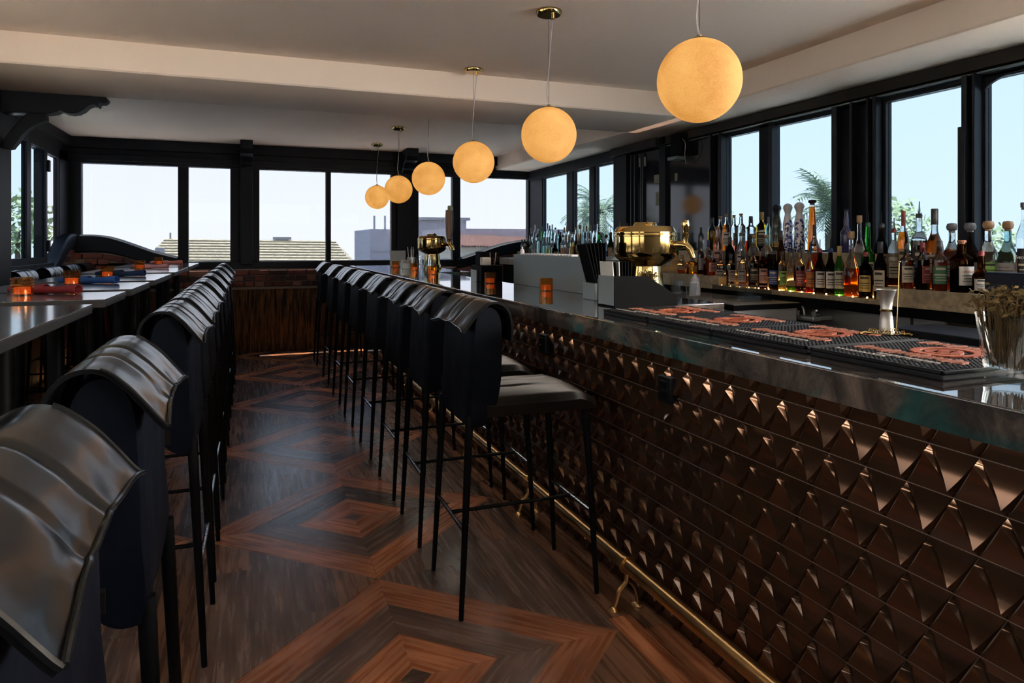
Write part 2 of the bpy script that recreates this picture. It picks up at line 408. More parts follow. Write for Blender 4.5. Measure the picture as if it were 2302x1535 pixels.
MB().box(-.085, .05, YF-.10, YF+.02, 1.05, 2.44).build('post', M_BLACK, wall_far, bevel=.008)
MB().box(1.80, 1.98, YF-.07, YF+.02, 1.05, 2.44).build('post', M_BLACK, wall_far, bevel=.008)
MB().box(-1.80, 3.6, YF-.065, YF+.06, 0, .76).build('bark_panel', M_BARK, wall_far)
MB().box(-1.80, 3.6, YF-.085, YF+.02, .755, .785).build('ledge', M_MORTAR, wall_far, bevel=.004)
MB().box(-1.80, 3.6, YF-.04, YF+.06, .78, 1.0).build('mortar_bed', M_MORTAR, wall_far)
def ceiling_corbel(x0, x1):
    po = [(YF-.02,2.20),(YF-.22,2.20),(YF-.24,2.23),(YF-.30,2.25),(YF-.34,2.31),(YF-.46,2.33),(YF-.50,2.38),(YF-.50,ZC),(YF-.02,ZC)]
    o = MB().prism(po, 'x', x0, x1).build('rafter_end', M_BLACK, wall_far, bevel=.006)
ceiling_corbel(-.085, .05); ceiling_corbel(1.82, 1.97)
win_no = [0]
def window(axis, at, a, b, z0, z1, fr=.03, deep=.05, pane=None, fm=None, label=None, into=-1, split=None):
    """axis 'y': in a wall at Y=at spanning X a..b ; axis 'x': wall at X=at spanning Y a..b"""
    win_no[0] += 1
    fm = fm or M_BLACKMETAL
    def B(mb, u0, u1, w0, w1, d0, d1):
        return mb.box(u0, u1, at+d0, at+d1, w0, w1) if axis == 'y' else mb.box(at+d0, at+d1, u0, u1, w0, w1)
    f = MB()
    for s in (B,):
        s(f, a, a+fr, z0, z1, 0, deep); s(f, b-fr, b, z0, z1, 0, deep); s(f, a+fr, b-fr, z0, z0+fr, 0, deep); s(f, a+fr, b-fr, z1-fr, z1, 0, deep)
    root = struct('window_%d' % win_no[0], f, fm, label)
    p = MB(); B(p, a+fr, b-fr, z0+fr, z1-fr, deep*.45, deep*.45+.006); p.build('pane', pane or M_PANE, root)
    if split:
        q = MB(); B(q, a+fr, b-fr, split-.012, split+.012, .005, deep-.005); q.build('glazing_bar', fm, root)
    return root
for i, (a, b, t) in enumerate(WIN_F):
    window('y', YF+.03, a-.012, b+.012, SILL-.01, t+.012, fr=.014, label='black framed pane of the far window wall, number %d from the left' % (i+1))
# swooping sills of the far corners
def swoop(name, px_top, drop, Y0, depth, lab):
    top = [(onY(x, y, YF)[0], onY(x, y, YF)[2]) for x, y in px_top]
    top = curve2(top, 6)
    bot = [(p[0], p[1]-drop(i/(len(top)-1))) for i, p in enumerate(top)]
    m = MB(); n = len(top)
    rows = []
    for j, (y0, zt) in enumerate(((Y0-.0, 0), (Y0-depth*.75, 0), (Y0-depth, -.02))):
        rows.append([(p[0], y0, p[1]+zt) for p in top])
    rows.append([(p[0], Y0-depth, p[1]+.015) for p in bot]); rows.append([(p[0], Y0-depth*.8, p[1]) for p in bot]); rows.append([(p[0], Y0, p[1]) for p in bot])
    rows.append(rows[0]); m.grid(rows)
    o = struct(name, m, M_BLACK, lab, smooth=True, weld=.0005); return top, bot
tL, bL = swoop('trim_1', [(140,524),(181,527),(215,527.5),(245,531),(275,539),(310,551),(345,563),(385,573),(402,577)], lambda t: .21-.06*t, YF+.06, .15, 'black swooping sill rising to the left corner of the far wall')
tR, bR = swoop('trim_2', [(1022,580),(1040,577),(1070,567),(1100,556),(1130,547),(1160,541),(1192,538),(1215,538)], lambda t: .13+.05*t, YF+.06, .15, 'black swooping sill rising to the right corner of the far wall')
# solid wall behind the swoops and bricks
def fill_below(name, bot, zmin):
    po = [(p[0], p[1]+.05) for p in bot]; po = [(po[0][0], zmin)] + po + [(po[-1][0], zmin)]
    return MB().prism(po, 'y', YF-.03, YF+.055).build(name, M_MORTAR, wall_far)
fill_below('mortar_bed', bL, .99); fill_below('mortar_bed', bR, .99)
brick_me = {}
def brick(parent, x, y, z, L, Hh, D=.05, rot=0.0, axis='y'):
    k = (round(L,3), round(Hh,3), axis, random.randrange(3) if random.random() < .55 else 0)
    if k not in brick_me:
        m = MB().box(-L/2, L/2, -D/2, D/2, -Hh/2, Hh/2) if axis == 'y' else MB().box(-D/2, D/2, -L/2, L/2, -Hh/2, Hh/2)
        me = m.mesh('brick', bevel=.005, seg=1); me.materials.append(M_BRICK[k[3]]); brick_me[k] = me
    o = obj('brick', brick_me[k], None, parent); o.location = (x, y, z)
    o.rotation_euler = (0, rot, random.uniform(-.01,.01)) if axis == 'y' else (rot, 0, 0)
def zb(bot, x):
    for i in range(len(bot)-1):
        if bot[i][0] <= x <= bot[i+1][0]:
            t = (x-bot[i][0])/(bot[i+1][0]-bot[i][0]); return bot[i][1]+(bot[i+1][1]-bot[i][1])*t
    return 1.0
row = 0; z = .815
while z < 1.42:
    L = (.095, .105, .205)[row % 3]; x = -1.76 + random.uniform(0, L)
    while x < 3.55:
        lim = zb(bL, x) if x < -.75 else (zb(bR, x) if x > 2.62 else 1.0)
        if z+.03 < lim - (.075 if lim > 1.01 else -.02):
            # only where the photograph could see the base of the wall: not behind the bar
            if x < 1.6 or z > .93: brick(wall_far, x, YF-.045 + random.uniform(-.004,.004), z, L, .056)
        x += L+.014
    z += .0705; row += 1
def brick_course(bot, off=.040):
    i = 0
    while i < len(bot)-2:
        a = Vector(bot[i]); j = i+1
        while j < len(bot)-1 and (Vector(bot[j])-a).length < .19: j += 1
        b = Vector(bot[j]); m_ = (a+b)/2; t = math.atan2(b.y-a.y, b.x-a.x)
        brick(wall_far, m_.x+math.sin(t)*off, YF-.05, m_.y-math.cos(t)*off, round((b-a).length-.015, 2), .056, rot=-t); i = j
brick_course(bL); brick_course(bR)

# ---- left wall
w = MB()
w.box(XL-.06, XL, 5.25, YF+.1, 2.20, ZC+.1)
w.box(XL-.06, XL, 5.25, YF+.1, -.1, 1.10)
w.box(XL-.06, XL, 5.25, 6.55, 1.0, 2.3); w.box(XL-.06, XL, 7.72, 7.85, 1.0, 2.3); w.box(XL-.06, XL, 8.42, YF+.1, 1.0, 2.3)
for a, b in ((YB,-2.2),(-.3,0.0),(1.9,2.2),(4.1,5.3)): w.box(XL-.06, XL, a, b, 1.0, 2.4)
w.box(XL-.06, XL, YB, 5.3, -.1, 1.10); w.box(XL-.06, XL, YB, 5.3, 2.25, ZC+.1)
wall_left = struct('wall_left', w, M_BLACK, 'black painted timber wall with windows on the left')
MB().box(XL-.01, XL+.045, YB, YF, 0, .76).build('bark_panel', M_BARK, wall_left)
MB().box(XL-.01, XL+.05, YB, YF, .76, 1.02).build('mortar_bed', M_MORTAR, wall_left)
MB().box(XL-.01, XL+.09, 5.5, 7.80, 1.02, 1.12).build('sill_board', M_BLACK, wall_left, bevel=.006)
MB().box(XL-.01, XL+.05, 5.5, YF, 2.38, ZC).build('crown_board', M_BLACK, wall_left, bevel=.006)
z = .80
for row in range(3):
    y = 5.6+.1*(row % 2)
    while y < YF-.1:
        brick(wall_left, XL+.05, y, z, .2, .056, axis='x'); y += .215
    z += .0705
for y0 in (-2.2, 0.0, 2.2):
    window('x', XL-.06, y0, y0+1.9, 1.10, 2.25, fr=.05, deep=.06, pane=M_GELLEFT, fm=M_BLACKMETAL, label='black framed side window beside the tables, out of the picture')
# folding pair of sashes and the corner light
window('x', XL+.005, 6.56, 7.14, 1.12, 2.25, fr=.055, deep=.045, pane=M_PANEB, fm=M_BLACK, label='left folding sash of black timber with blue tinted glass')
window('x', XL+.005, 7.15, 7.73, 1.12, 2.25, fr=.055, deep=.045, pane=M_PANEB, fm=M_BLACK, label='right folding sash of black timber with blue tinted glass')
window('x', XL-.055, 7.85, 8.42, 1.10, 2.25, fr=.02, deep=.05, label='narrow pane of the left wall next to the far corner')
for y, z in ((6.555,1.28),(7.735,1.28),(7.735,2.05)):
    tag(MB().box(XL+.045, XL+.07, y-.025, y+.03, z-.055, z+.055).build('hinge', M_LEG, wall_left, bevel=.004))
# swoop on the left wall climbing to the corner
po = curve2([(7.76,1.08),(7.95,1.16),(8.15,1.27),(8.35,1.36),(8.55,1.405),(8.8,1.41)], 5)
m = MB(); pb = [(p[0], p[1]-.15) for p in po]
m.grid([[(XL-.02,p[0],p[1]) for p in po], [(XL+.08,p[0],p[1]) for p in po], [(XL+.10,p[0],p[1]-.02) for p in po], [(XL+.10,p[0],p[1]+.01) for p in pb], [(XL-.02,p[0],p[1]) for p in pb], [(XL-.02,p[0],p[1]) for p in po]])
struct('trim_3', m, M_BLACK, 'black swooping sill climbing along the left wall to the corner', smooth=True, weld=.0005)
MB().prism([(7.70,1.0)]+[(p[0], p[1]+.03) for p in pb]+[(8.84,1.0)], 'x', XL-.02, XL+.04).build('mortar_bed', M_MORTAR, wall_left)
for (y, z) in ((8.05,1.06),(8.28,1.06),(8.5,1.06),(8.2,1.135),(8.42,1.135),(8.62,1.135),(8.5,1.205),(8.68,1.205)):
    brick(wall_left, XL+.045, y, z, .2, .056, axis='x')
# pilaster, carved bracket beam
struct('trim_4', MB().box(XL-.1, -1.50, 5.30, 5.56, 0, ZS), M_BLACK, 'black timber pilaster at the left edge', bevel=.012)
br = thing('carved_beam', 'black carved timber beam end with scalloped underside at upper left', 'beam', (0,0,0))
def pY(l, Y): return [(onY(x, y, Y)[0], onY(x, y, Y)[2]) for x, y in l]
prof = [(-60,196),(0,200.5),(120,208.5),(236,217)] + [(241,221),(239,227),(233,231),(222,230.5),(219,239.5),(213,235),(205,234.5),(196,238)] + [(186,247),(174,253),(160,255),(146,253),(133,247.5),(124,252),(110,254.5),(95,254.5),(0,252),(-60,248)]
MB().prism(pY(prof, 5.34), 'y', 5.34, 5.46).build('carved_rafter', M_BLACK, br, bevel=.006)
prof = [(100,254),(102,268),(92,272),(75,279),(58,290),(45,304),(36,318),(28,327),(25,332),(14,334),(2,330),(4,315),(14,300),(26,284),(40,270),(52,258),(60,252)]
MB().prism(pY(prof, 5.34), 'y', 5.36, 5.44).build('curved_brace', M_BLACK, br, bevel=.005)

# ---- right wall
w = MB()
w.box(XR, XR+.06, YB, YF+.1, 2.185, ZC)
w.box(XR, XR+.06, YB, YF+.1, -.1, 1.235)
for a, b in ((8.36,YF+.1),(7.44,7.60),(6.885,7.0),(4.62,6.44),(4.072,4.196),(3.12,3.47),(2.509,2.577),(1.42,1.50),(.3,.45),(-.9,-.75),(YB,-2.0)):
    w.box(XR, XR+.06, a, b, 1.1, 2.3)
wall_right = struct('wall_right', w, M_BLACK, 'dark framed window wall behind the back bar')
MB().box(XR-.05, XR+.02, YB, 5.45, 2.225, 2.298).build('valance', M_VALANCE, wall_right, bevel=.004)
MB().box(XR-.09, XR+.02, 5.50, 6.36, 2.215, 2.297).build('valance', M_VALANCE, wall_right, bevel=.004)
MB().box(XR-.04, XR+.02, YB, 5.4, 2.205, 2.213).build('shade_bar', M_STEELPANEL, wall_right)
MB().box(XR-.03, XR+.02, 6.4, YF, 2.18, 2.30).build('head_board', M_BLACK, wall_right, bevel=.004)
MB().box(XR-.05, XR+.02, 8.0, YF, 1.24, 1.34).build('sill_board', M_BLACK, wall_right, bevel=.004)
for n, (a, b, pane) in enumerate(((7.60,8.36,M_PANEB),(7.0,7.44,M_PANEB),(6.44,6.885,M_PANEB))):
    window('x', XR+.008, a, b, 1.22, 2.19, fr=.025, deep=.045, pane=pane, label=('tall blue glazed sash in the right far corner', 'middle blue glazed sash above the far bottles', 'nearest of the three blue sashes above the far bottles')[n])
for n, (a, b) in enumerate(((4.196,4.62),(3.47,4.072),(2.577,3.12),(1.50,2.509),(.45,1.42),(-.75,.3),(-2.0,-.9))):
    window('x', XR+.008, a, b, 1.235, 2.195, fr=.022, deep=.05, pane=M_PANEB if n < 4 else M_GELRIGHT,
           label=('narrow pale blue window next to the dark doorway', 'window behind the white and blue bottles', 'window between the twin posts above the back bar', 'nearest window in view at the right edge', 'side window beyond the right edge of the picture', 'second side window beyond the right edge', 'third side window beyond the right edge')[n])
# extra mullions seen in front of the panes
for y0, y1, d in ((4.04,4.075,.03),(3.43,3.475,.04),(3.30,3.32,.05),(3.17,3.185,.06),(3.12,3.145,.05),(2.55,2.58,.05),(2.50,2.515,.06),(4.60,4.64,.05),(4.72,4.735,.06)):
    MB().box(XR-d, XR+.03, y0, y1, 1.24, 2.21).build('mullion', M_BLACKMETAL, wall_right, bevel=.003)
MB().box(XR-.085, XR-.02, 2.535, 2.575, 1.24, 1.93).build('shade_channel', M_BLACKMETAL, wall_right, bevel=.003)
gpo = [(2.50,2.195),(2.50,2.10),(2.485,2.125),(2.455,2.15),(2.41,2.168),(2.35,2.18),(2.28,2.188),(2.28,2.195)]
MB().prism(gpo, 'x', XR+.0, XR+.02).build('corner_gusset', M_BLACK, wall_right)
# dark glazed doorway section
door = struct('door_1', MB().box(XR-.03, XR+.01, 4.70, 4.75, 1.24, 2.22).box(XR-.05, XR+.01, 5.40, 5.50, 1.0, 2.3).box(XR-.05, XR+.01, 6.10, 6.36, 1.0, 2.3), M_BLACK, 'dark glazed doorway in the right wall')
M_DOORGLASS = mat('dark_door_glass', (.010,.012,.017), .08, spec=.6, var=(1.2,(.014,.016,.022),.3))
MB().box(XR-.02, XR-.005, 5.50, 5.80, 1.2, 2.2).build('pane', M_DOORGLASS, door)
MB().box(XR-.02, XR-.005, 5.84, 6.10, 1.2, 2.2).build('pane', M_DOORGLASS, door)
MB().box(XR-.02, XR-.005, 4.76, 5.40, 1.2, 2.2).build('pane', M_DOORGLASS, door)
for y in (5.80,5.83,5.95,6.02): MB().box(XR-.04, XR, y, y+.018, 1.2, 2.2).build('mullion', M_BLACKMETAL, door)
M_PAPER = mat('old_paper', (.26,.27,.20), .8, var=(30,(.18,.2,.14),.2))
for i, (px, py, ww, hh) in enumerate(((1444,364,15,21),(1481,402,20,20),(1484,446,18,30),(1520,398,5,17))):
    p = onX(px, py, XR-.028); dd = (p[0]*sT+p[1]*cT)
    o = MB().box(-.002, .002, -ww*dd/F/2*1.9, ww*dd/F/2*1.9, -hh*dd/F/2, hh*dd/F/2).build('paper_notice', M_PAPER)
    o.location = p
    tag(o, ('blank paper sheet high on the dark door glass beside the far sashes', 'upper pale notice on the dark door glass', 'lower pale notice on the dark door glass', 'small pale slip on the doorway right of the notices')[i], 'notice', 'papers on the doorway')
# ---- back wall behind the camera, with unseen high openings added to light the ceiling
w = MB().box(XL-.2, XR+.3, YB-.16, YB, -.1, 1.85).box(XL-.2, XR+.3, YB-.16, YB, 2.44, ZC+.1)
for a, b in ((XL-.2,-1.7),(.0,.1),(1.7,1.8),(3.05,XR+.3)): w.box(a, b, YB-.16, YB, 1.8, 2.5)
struct('wall_back', w, mat('back_wall', (.06,.05,.045), .8, var=(3,(.07,.06,.05),.3)), 'dark wall with added light openings behind the camera')
for k, (a, b) in enumerate(((-1.7,.0),(.1,1.7),(1.8,3.05))): window('y', YB-.1, a, b, 1.85, 2.44, fr=.03, deep=.05, pane=M_GELBACK, label='light opening added behind the camera, number %d' % (k+1))
# ------------------------------------------------------------------ bar stools
def sgrid(nu, nv, fn): return [[fn(i/nu, j/nv) for j in range(nv+1)] for i in range(nu+1)]
def sm(a, b, t):
    t = max(0, min(1, (t-a)/(b-a))); return t*t*(3-2*t)
SEAMS = (-.04, .068)
def seam_dip(y, w=.010):
    return max(math.exp(-((y-s)/w)**2) for s in SEAMS)
def make_stool(name='bar_stool'):
    t = thing(name, 'x', 'bar stool')
    # seat cushion: closed loft, seams running front to back
    HW, x0, x1 = .205, -.17, .255
    m = MB(); ny, nx = 34, 14
    def top(u, v):
        y = -HW + 2*HW*u; x = x0 + (x1-x0)*v
        e = min(u, 1-u)*2*HW; ex = (1-v)*(x1-x0)
        z = .752 + .012*math.sin(PI*u) - .006*seam_dip(y, .006) - .022*(1-sm(0, .03, e)) - .030*(1-sm(0, .05, ex))
        z += .002*mnoise.noise((x*9, y*12, 3.1))
        return (x, y, z)
    g = sgrid(ny, nx, top)
    low = [[(p[0], p[1]*.985, .692) for p in r] for r in g]
    m.grid(g); m.grid(low)
    for r0, r1 in ((g[0], low[0]), (g[-1], low[-1])): m.grid([r0, r1])
    m.grid([[r[-1] for r in g], [r[-1] for r in low]]); m.grid([[r[0] for r in g], [r[0] for r in low]])
    m.build('seat', M_SEAT, t, smooth=True, weld=.0004)
    # backrest: loft of side profile
    prof = curve2([(-.262,.655),(-.268,.72),(-.262,.85),(-.255,.98),(-.245,1.045),(-.215,1.082),(-.175,1.078),(-.150,1.04),(-.143,.95),(-.147,.85),(-.158,.76),(-.185,.685),(-.225,.655),(-.262,.655)], 4)
    prof = [(p[0]+.036, p[1]) for p in prof[:-1]]; cx = sum(p[0] for p in prof)/len(prof); cz = sum(p[1] for p in prof)/len(prof)
    m = MB(); rows = []
    n = 16
    for i in range(n+1):
        u = -1+2*i/n; y = .200*u; k = 1-.10*sm(.86, 1.0, abs(u))
        fl = 1-.035*abs(u)**6
        rows.append([(cx+(p[0]-cx)*k + .004*mnoise.noise((p[0]*9+4, y*14, p[1]*9)), y*(1+.02*mnoise.noise((1.0, p[1]*4, u))) , cz+(p[1]-cz)*fl) for p in rows_src(prof)])
    m.grid(rows, True); o = 0
    m.f.append(tuple(range(len(prof)))); m.f.append(tuple(len(m.v)-len(prof)+i for i in range(len(prof))))
    m.build('backrest', M_LEATHERBACK, t, smooth=True)
    # draped leather flap over the top, with seams and a turned-up hem
    cs = curve2([(-.128,.955),(-.128,1.01),(-.140,1.062),(-.172,1.092),(-.212,1.094),(-.248,1.068),(-.272,1.042),(-.288,1.022),(-.300,1.010)], 4)
    cs = [(p[0]+.048, p[1]) for p in cs]
    m = MB(); nu, nv = 42, len(cs)-1
    FW = .222
    def flap(u, v, off=0.0):
        y = -FW + 2*FW*u; i = int(round(v*nv)); p = Vector((cs[i][0], cs[i][1]))
        q = Vector((cs[min(i+1,nv)][0]-cs[max(i-1,0)][0], cs[min(i+1,nv)][1]-cs[max(i-1,0)][1])).normalized()
        nrm = Vector((-q.y, q.x)); 
        if nrm.y < 0 and i < nv*.6: nrm = -nrm
        if i >= nv*.45 and nrm.x > 0: nrm = -nrm
        if i < nv*.45 and nrm.y < 0: nrm = -nrm
        if i < 4: nrm = Vector((1, 0))
        puff = .003 - .006*seam_dip(y, .0055) + .0022*mnoise.noise((y*14, v*4, 1.7)) + .0008*mnoise.noise((y*50, v*12, 9.7))*sm(.5,1,v)
        edge = min(u, 1-u)*2*FW
        p2 = p + nrm*(puff+off)
        w = sm(.55, 1, v)
        z = p2.y - w*(.016*abs(2*u-1)**3) + w*.002*math.sin(u*PI*6) 
        return (p2.x - w*.010*abs(2*u-1)**2, y*(1-.03*(1-sm(0,.5,v))), z)
    a = sgrid(nu, nv, lambda u, v: flap(u, v)); b = sgrid(nu, nv, lambda u, v: flap(u, v, -.008))
    m.grid(a); m.grid(b)
    m.grid([a[0], b[0]]); m.grid([a[-1], b[-1]]); m.grid([[r[-1] for r in a], [r[-1] for r in b]]); m.grid([[r[0] for r in a], [r[0] for r in b]])
    fo = m.build('headrest_flap', M_LEATHER, t, smooth=True, weld=.0003)
    hem = MB(); hem.tube([tuple(Vector(r[-1]) + Vector((-.002, 0, .001))) for r in a], .0034, 8)
    hem.tube([r[-1 - k] if False else p for r in (a[0],) for k, p in enumerate(r[len(r)//2:])], .0036, 6)
    hem.tube([p for p in a[-1][len(a[-1])//2:]], .0036, 6)
    hem.build('hem', M_LEATHER, fo, smooth=True)
    # legs
    for sx_ in (-1, 1):
        for sy_ in (-1, 1):
            pts = [(sx_*.222 + (-.005 if sx_ < 0 else .0), sy_*.178, .70), (sx_*.244, sy_*.187, .35), (sx_*.2625, sy_*.195, 0)]
            MB().tube(pts, [.0155, .0125, .0088], 10).build('leg', M_LEG, t, smooth=True)
    zr = .30
    for sx_ in (-1, 1):
        x = sx_*.247
        MB().tube([(x, -.186, zr), (x, 0, zr), (x, .186, zr)], .0075, 8).build('stretcher', M_CHROME if True else M_LEG, t, smooth=True)
    MB().tube([(-.247, 0, zr), (0, 0, zr), (.247, 0, zr)], .0075, 8).build('stretcher', M_LEG, t, smooth=True)
    return t
def rows_src(p): return p
stool0 = make_stool()
used = [False]
def place_stool(x, y, rz, label, group):
    o = stool0 if not used[0] else copy_tree(stool0); used[0] = True
    o.location = (x, y, 0); o.rotation_euler = (0, 0, rz); o['label'] = label; o['group'] = group
    return o
ORD = ['nearest', 'second', 'third', 'fourth', 'fifth', 'sixth', 'seventh', 'eighth', 'ninth', 'tenth', 'eleventh']
def nth(i, n): return 'nearest' if i == 0 else ('farthest' if i == n-1 else ORD[i])
BAR_STOOLS = [2.455, 3.06, 3.64, 4.34, 5.12, 5.86, 6.70, 7.75]
for i, y in enumerate(BAR_STOOLS):
    lab = ('black leather bar stool at the tiled bar, nearest to the camera' if i == 0 else
           'black leather bar stool at the tiled bar, farthest away' if i == 7 else
           'black leather bar stool at the tiled bar, %s from the camera' % ORD[i])
    place_stool(.95, y, random.uniform(-.02, .02), lab, 'stools along the bar')
AISLE = [(.79,-.392), (1.485,-.392), (2.50,-.385), (3.06,-.385), (3.58,-.385), (4.22,-.385), (4.95,-.385), (5.75,-.385), (6.62,-.385), (7.55,-.385)]
for i, (y, x) in enumerate(AISLE):
    lab = ('big black leather stool cut by the lower left corner, aisle side of tables' if i == 0 else
           'black leather stool on the aisle side of the tables, farthest away' if i == len(AISLE)-1 else
           'black leather stool on the aisle side of the tables, %s from the camera' % ORD[i])
    place_stool(x, y, PI + random.uniform(-.02, .02), lab, 'stools on the aisle side of the high tables')
WALLS = [4.45, 5.45, 6.2, 7.0, 7.7, 8.35]
for i, y in enumerate(WALLS):
    lab = 'black leather stool against the left wall, %s' % ('only its legs showing below the nearest tables' if i == 0 else 'mostly hidden behind a table' if i == 1 else
          ('at the left picture edge', 'third from the far corner', 'second from the far corner', 'tucked in the far corner by the bricks')[i-2])
    place_stool(-1.47, y, random.uniform(-.02, .02), lab, 'stools along the left wall')

# ------------------------------------------------------------------ high tables
ZT = 1.09
TABLES = [(1.75, 2.74), (2.965, 3.43), (3.585, 4.22), (4.415, 5.36), (5.60, 6.78), (6.93, 8.25)]
for i, (a, b) in enumerate(TABLES):
    cy = (a+b)/2; L = b-a
    t = thing('high_table', ('dark topped high table at the left edge, nearest and empty', 'dark high table with a red napkin and amber votive', 'dark high table with a bright blue napkin roll',
              'dark high table with a navy napkin and votive, fourth from the camera', 'dark high table with lilac pink napkins', 'farthest dark high table with salmon napkins')[i], 'table', (-.83, cy, 0), 0, 'row of high tables')
    x0, x1 = -.315, .325
    MB().box(x0, x1, -L/2, L/2, ZT-.003, ZT).build('table_surface', M_TABLE, t, bevel=.001, seg=1)
    MB().box(x0, x1, -L/2, L/2, ZT-.032, ZT-.003).build('table_edge', M_TEDGE, t, bevel=.003)
    px = .115
    for sy_ in ((-1, 1) if L > .8 else (0,)):
        yy = sy_*(L/2-.17)
        MB().lathe([(.0,.0),(.10,.0),(.10,.012),(.035,.03),(.030,.05),(.030,ZT-.06),(.07,ZT-.05),(.07,ZT-.032)], 20, (px, yy, 0)).build('leg', M_LEG, t, smooth=True)
        MB().lathe([(.0,.0),(.10,.0),(.10,.012),(.035,.03),(.030,.05),(.030,ZT-.06),(.07,ZT-.05),(.07,ZT-.032)], 20, (-.20, yy, 0)).build('leg', M_LEG, t, smooth=True)
    MB().box(-.24, .24, -.03, .03, ZT-.06, ZT-.032).build('under_brace', M_LEG, t)

# ------------------------------------------------------------------ pendant globes
def globe_mat():
    m = bpy.data.materials.new('mottled_amber_globe'); m.use_nodes = True
    t = m.node_tree; t.nodes.clear(); L = t.links.new
    o = t.nodes.new('ShaderNodeOutputMaterial'); e = t.nodes.new('ShaderNodeEmission'); g = t.nodes.new('ShaderNodeBsdfDiffuse'); a = t.nodes.new('ShaderNodeAddShader')
    g.inputs[0].default_value = (.25,.16,.08,1)
    tcn = t.nodes.new('ShaderNodeTexCoord'); oi = t.nodes.new('ShaderNodeObjectInfo'); ad = t.nodes.new('ShaderNodeVectorMath'); ad.operation = 'ADD'
    sc = t.nodes.new('ShaderNodeVectorMath'); sc.operation = 'SCALE'; sc.inputs[0].default_value = (13,7,5); L(oi.outputs['Random'], sc.inputs['Scale'])
    L(tcn.outputs['Object'], ad.inputs[0]); L(sc.outputs[0], ad.inputs[1])
    n = t.nodes.new('ShaderNodeTexNoise'); n.inputs['Scale'].default_value = 9; n.inputs['Detail'].default_value = 4; L(ad.outputs[0], n.inputs['Vector'])
    n2 = t.nodes.new('ShaderNodeTexNoise'); n2.inputs['Scale'].default_value = 160; n2.inputs['Detail'].default_value = 2; L(ad.outputs[0], n2.inputs['Vector'])
    mm = t.nodes.new('ShaderNodeMath'); mm.operation = 'MULTIPLY_ADD'; mm.inputs[1].default_value = .35; L(n2.outputs['Fac'], mm.inputs[0]); 
    m3 = t.nodes.new('ShaderNodeMath'); m3.operation = 'MULTIPLY'; m3.inputs[1].default_value = .65; L(n.outputs['Fac'], m3.inputs[0]); L(m3.outputs[0], mm.inputs[2])
    r = t.nodes.new('ShaderNodeValToRGB'); r.color_ramp.elements[0].position = .32; r.color_ramp.elements[1].position = .68
    r.color_ramp.elements[0].color = (.62,.235,.035,1); r.color_ramp.elements[1].color = (.95,.48,.125,1)
    L(mm.outputs[0], r.inputs[0]); L(r.outputs[0], e.inputs[0]); e.inputs[1].default_value = GLOBE
    L(e.outputs[0], a.inputs[0]); L(g.outputs[0], a.inputs[1]); L(a.outputs[0], o.inputs[0]); return m
GLOBE = 0.92
M_GLOBE = globe_mat()
M_CORD = mat('clear_cord', (.5,.5,.5), .3, var=(30,(.4,.4,.4),.3))
GR = .14
globe_me = MB().lathe([(GR*math.sin(a)+1e-5, -GR*math.cos(a)) for a in [PI*i/28*.93 for i in range(29)]], 40).mesh('globe', smooth=True); globe_me.materials.append(M_GLOBE)
cap_me = MB().lathe([(GR*math.sin(.93*PI)+.003, GR*.974),(GR*math.sin(.93*PI)+.004, GR*.984),(.02, GR*1.03),(.008,GR*1.035),(.008,GR*1.10),(.0005,GR*1.10)], 28).mesh('cap', smooth=True); cap_me.materials.append(mat('globe_cap', (.22,.17,.10), .35, metal=.9, var=(10,(.26,.2,.12),.3)))
can_me = MB().lathe([(.0005,0),(.058,0),(.066,.010),(.066,.022),(.060,.026)], 28).lathe([(.0005,-.018),(.008,-.018),(.008,.0)], 12, (.022,0,0)).mesh('canopy', smooth=True); can_me.materials.append(M_BRASS)
gz = [1.855]*6
for i in range(6):
    y = 1.92 + 1.234*i; z = 1.85
    t = thing('pendant_lamp', 'glowing amber globe pendant lamp, %s along the row over the bar' % ('nearest and largest' if i == 0 else 'farthest and smallest' if i == 5 else ORD[i]), 'lamp', (1.418, y, z), 0, 'globe pendants over the bar')
    top = ZC if not (4.5 < y < 5.4) else ZS
    obj('globe', globe_me, None, t); obj('cap', cap_me, None, t)
    c = obj('canopy', can_me, None, t); c.location = (0, 0, top-z-.026)
    h = top-z-.026
    MB().tube([(0,0,GR*1.08),(0,0,h)], .0011, 6).build('steel_wire', M_LEG, t)
    k = random.uniform(.5, 1)
    MB().tube(curve2([(.0,0,GR*1.09),(-.014*k,-.004,GR*1.09+.06),(-.002,0,GR*1.09+.15),(.008*k,.003,h*.7),(.022,0,h-.016)], 6), .0026, 8).build('power_cord', M_CORD, t, smooth=True)
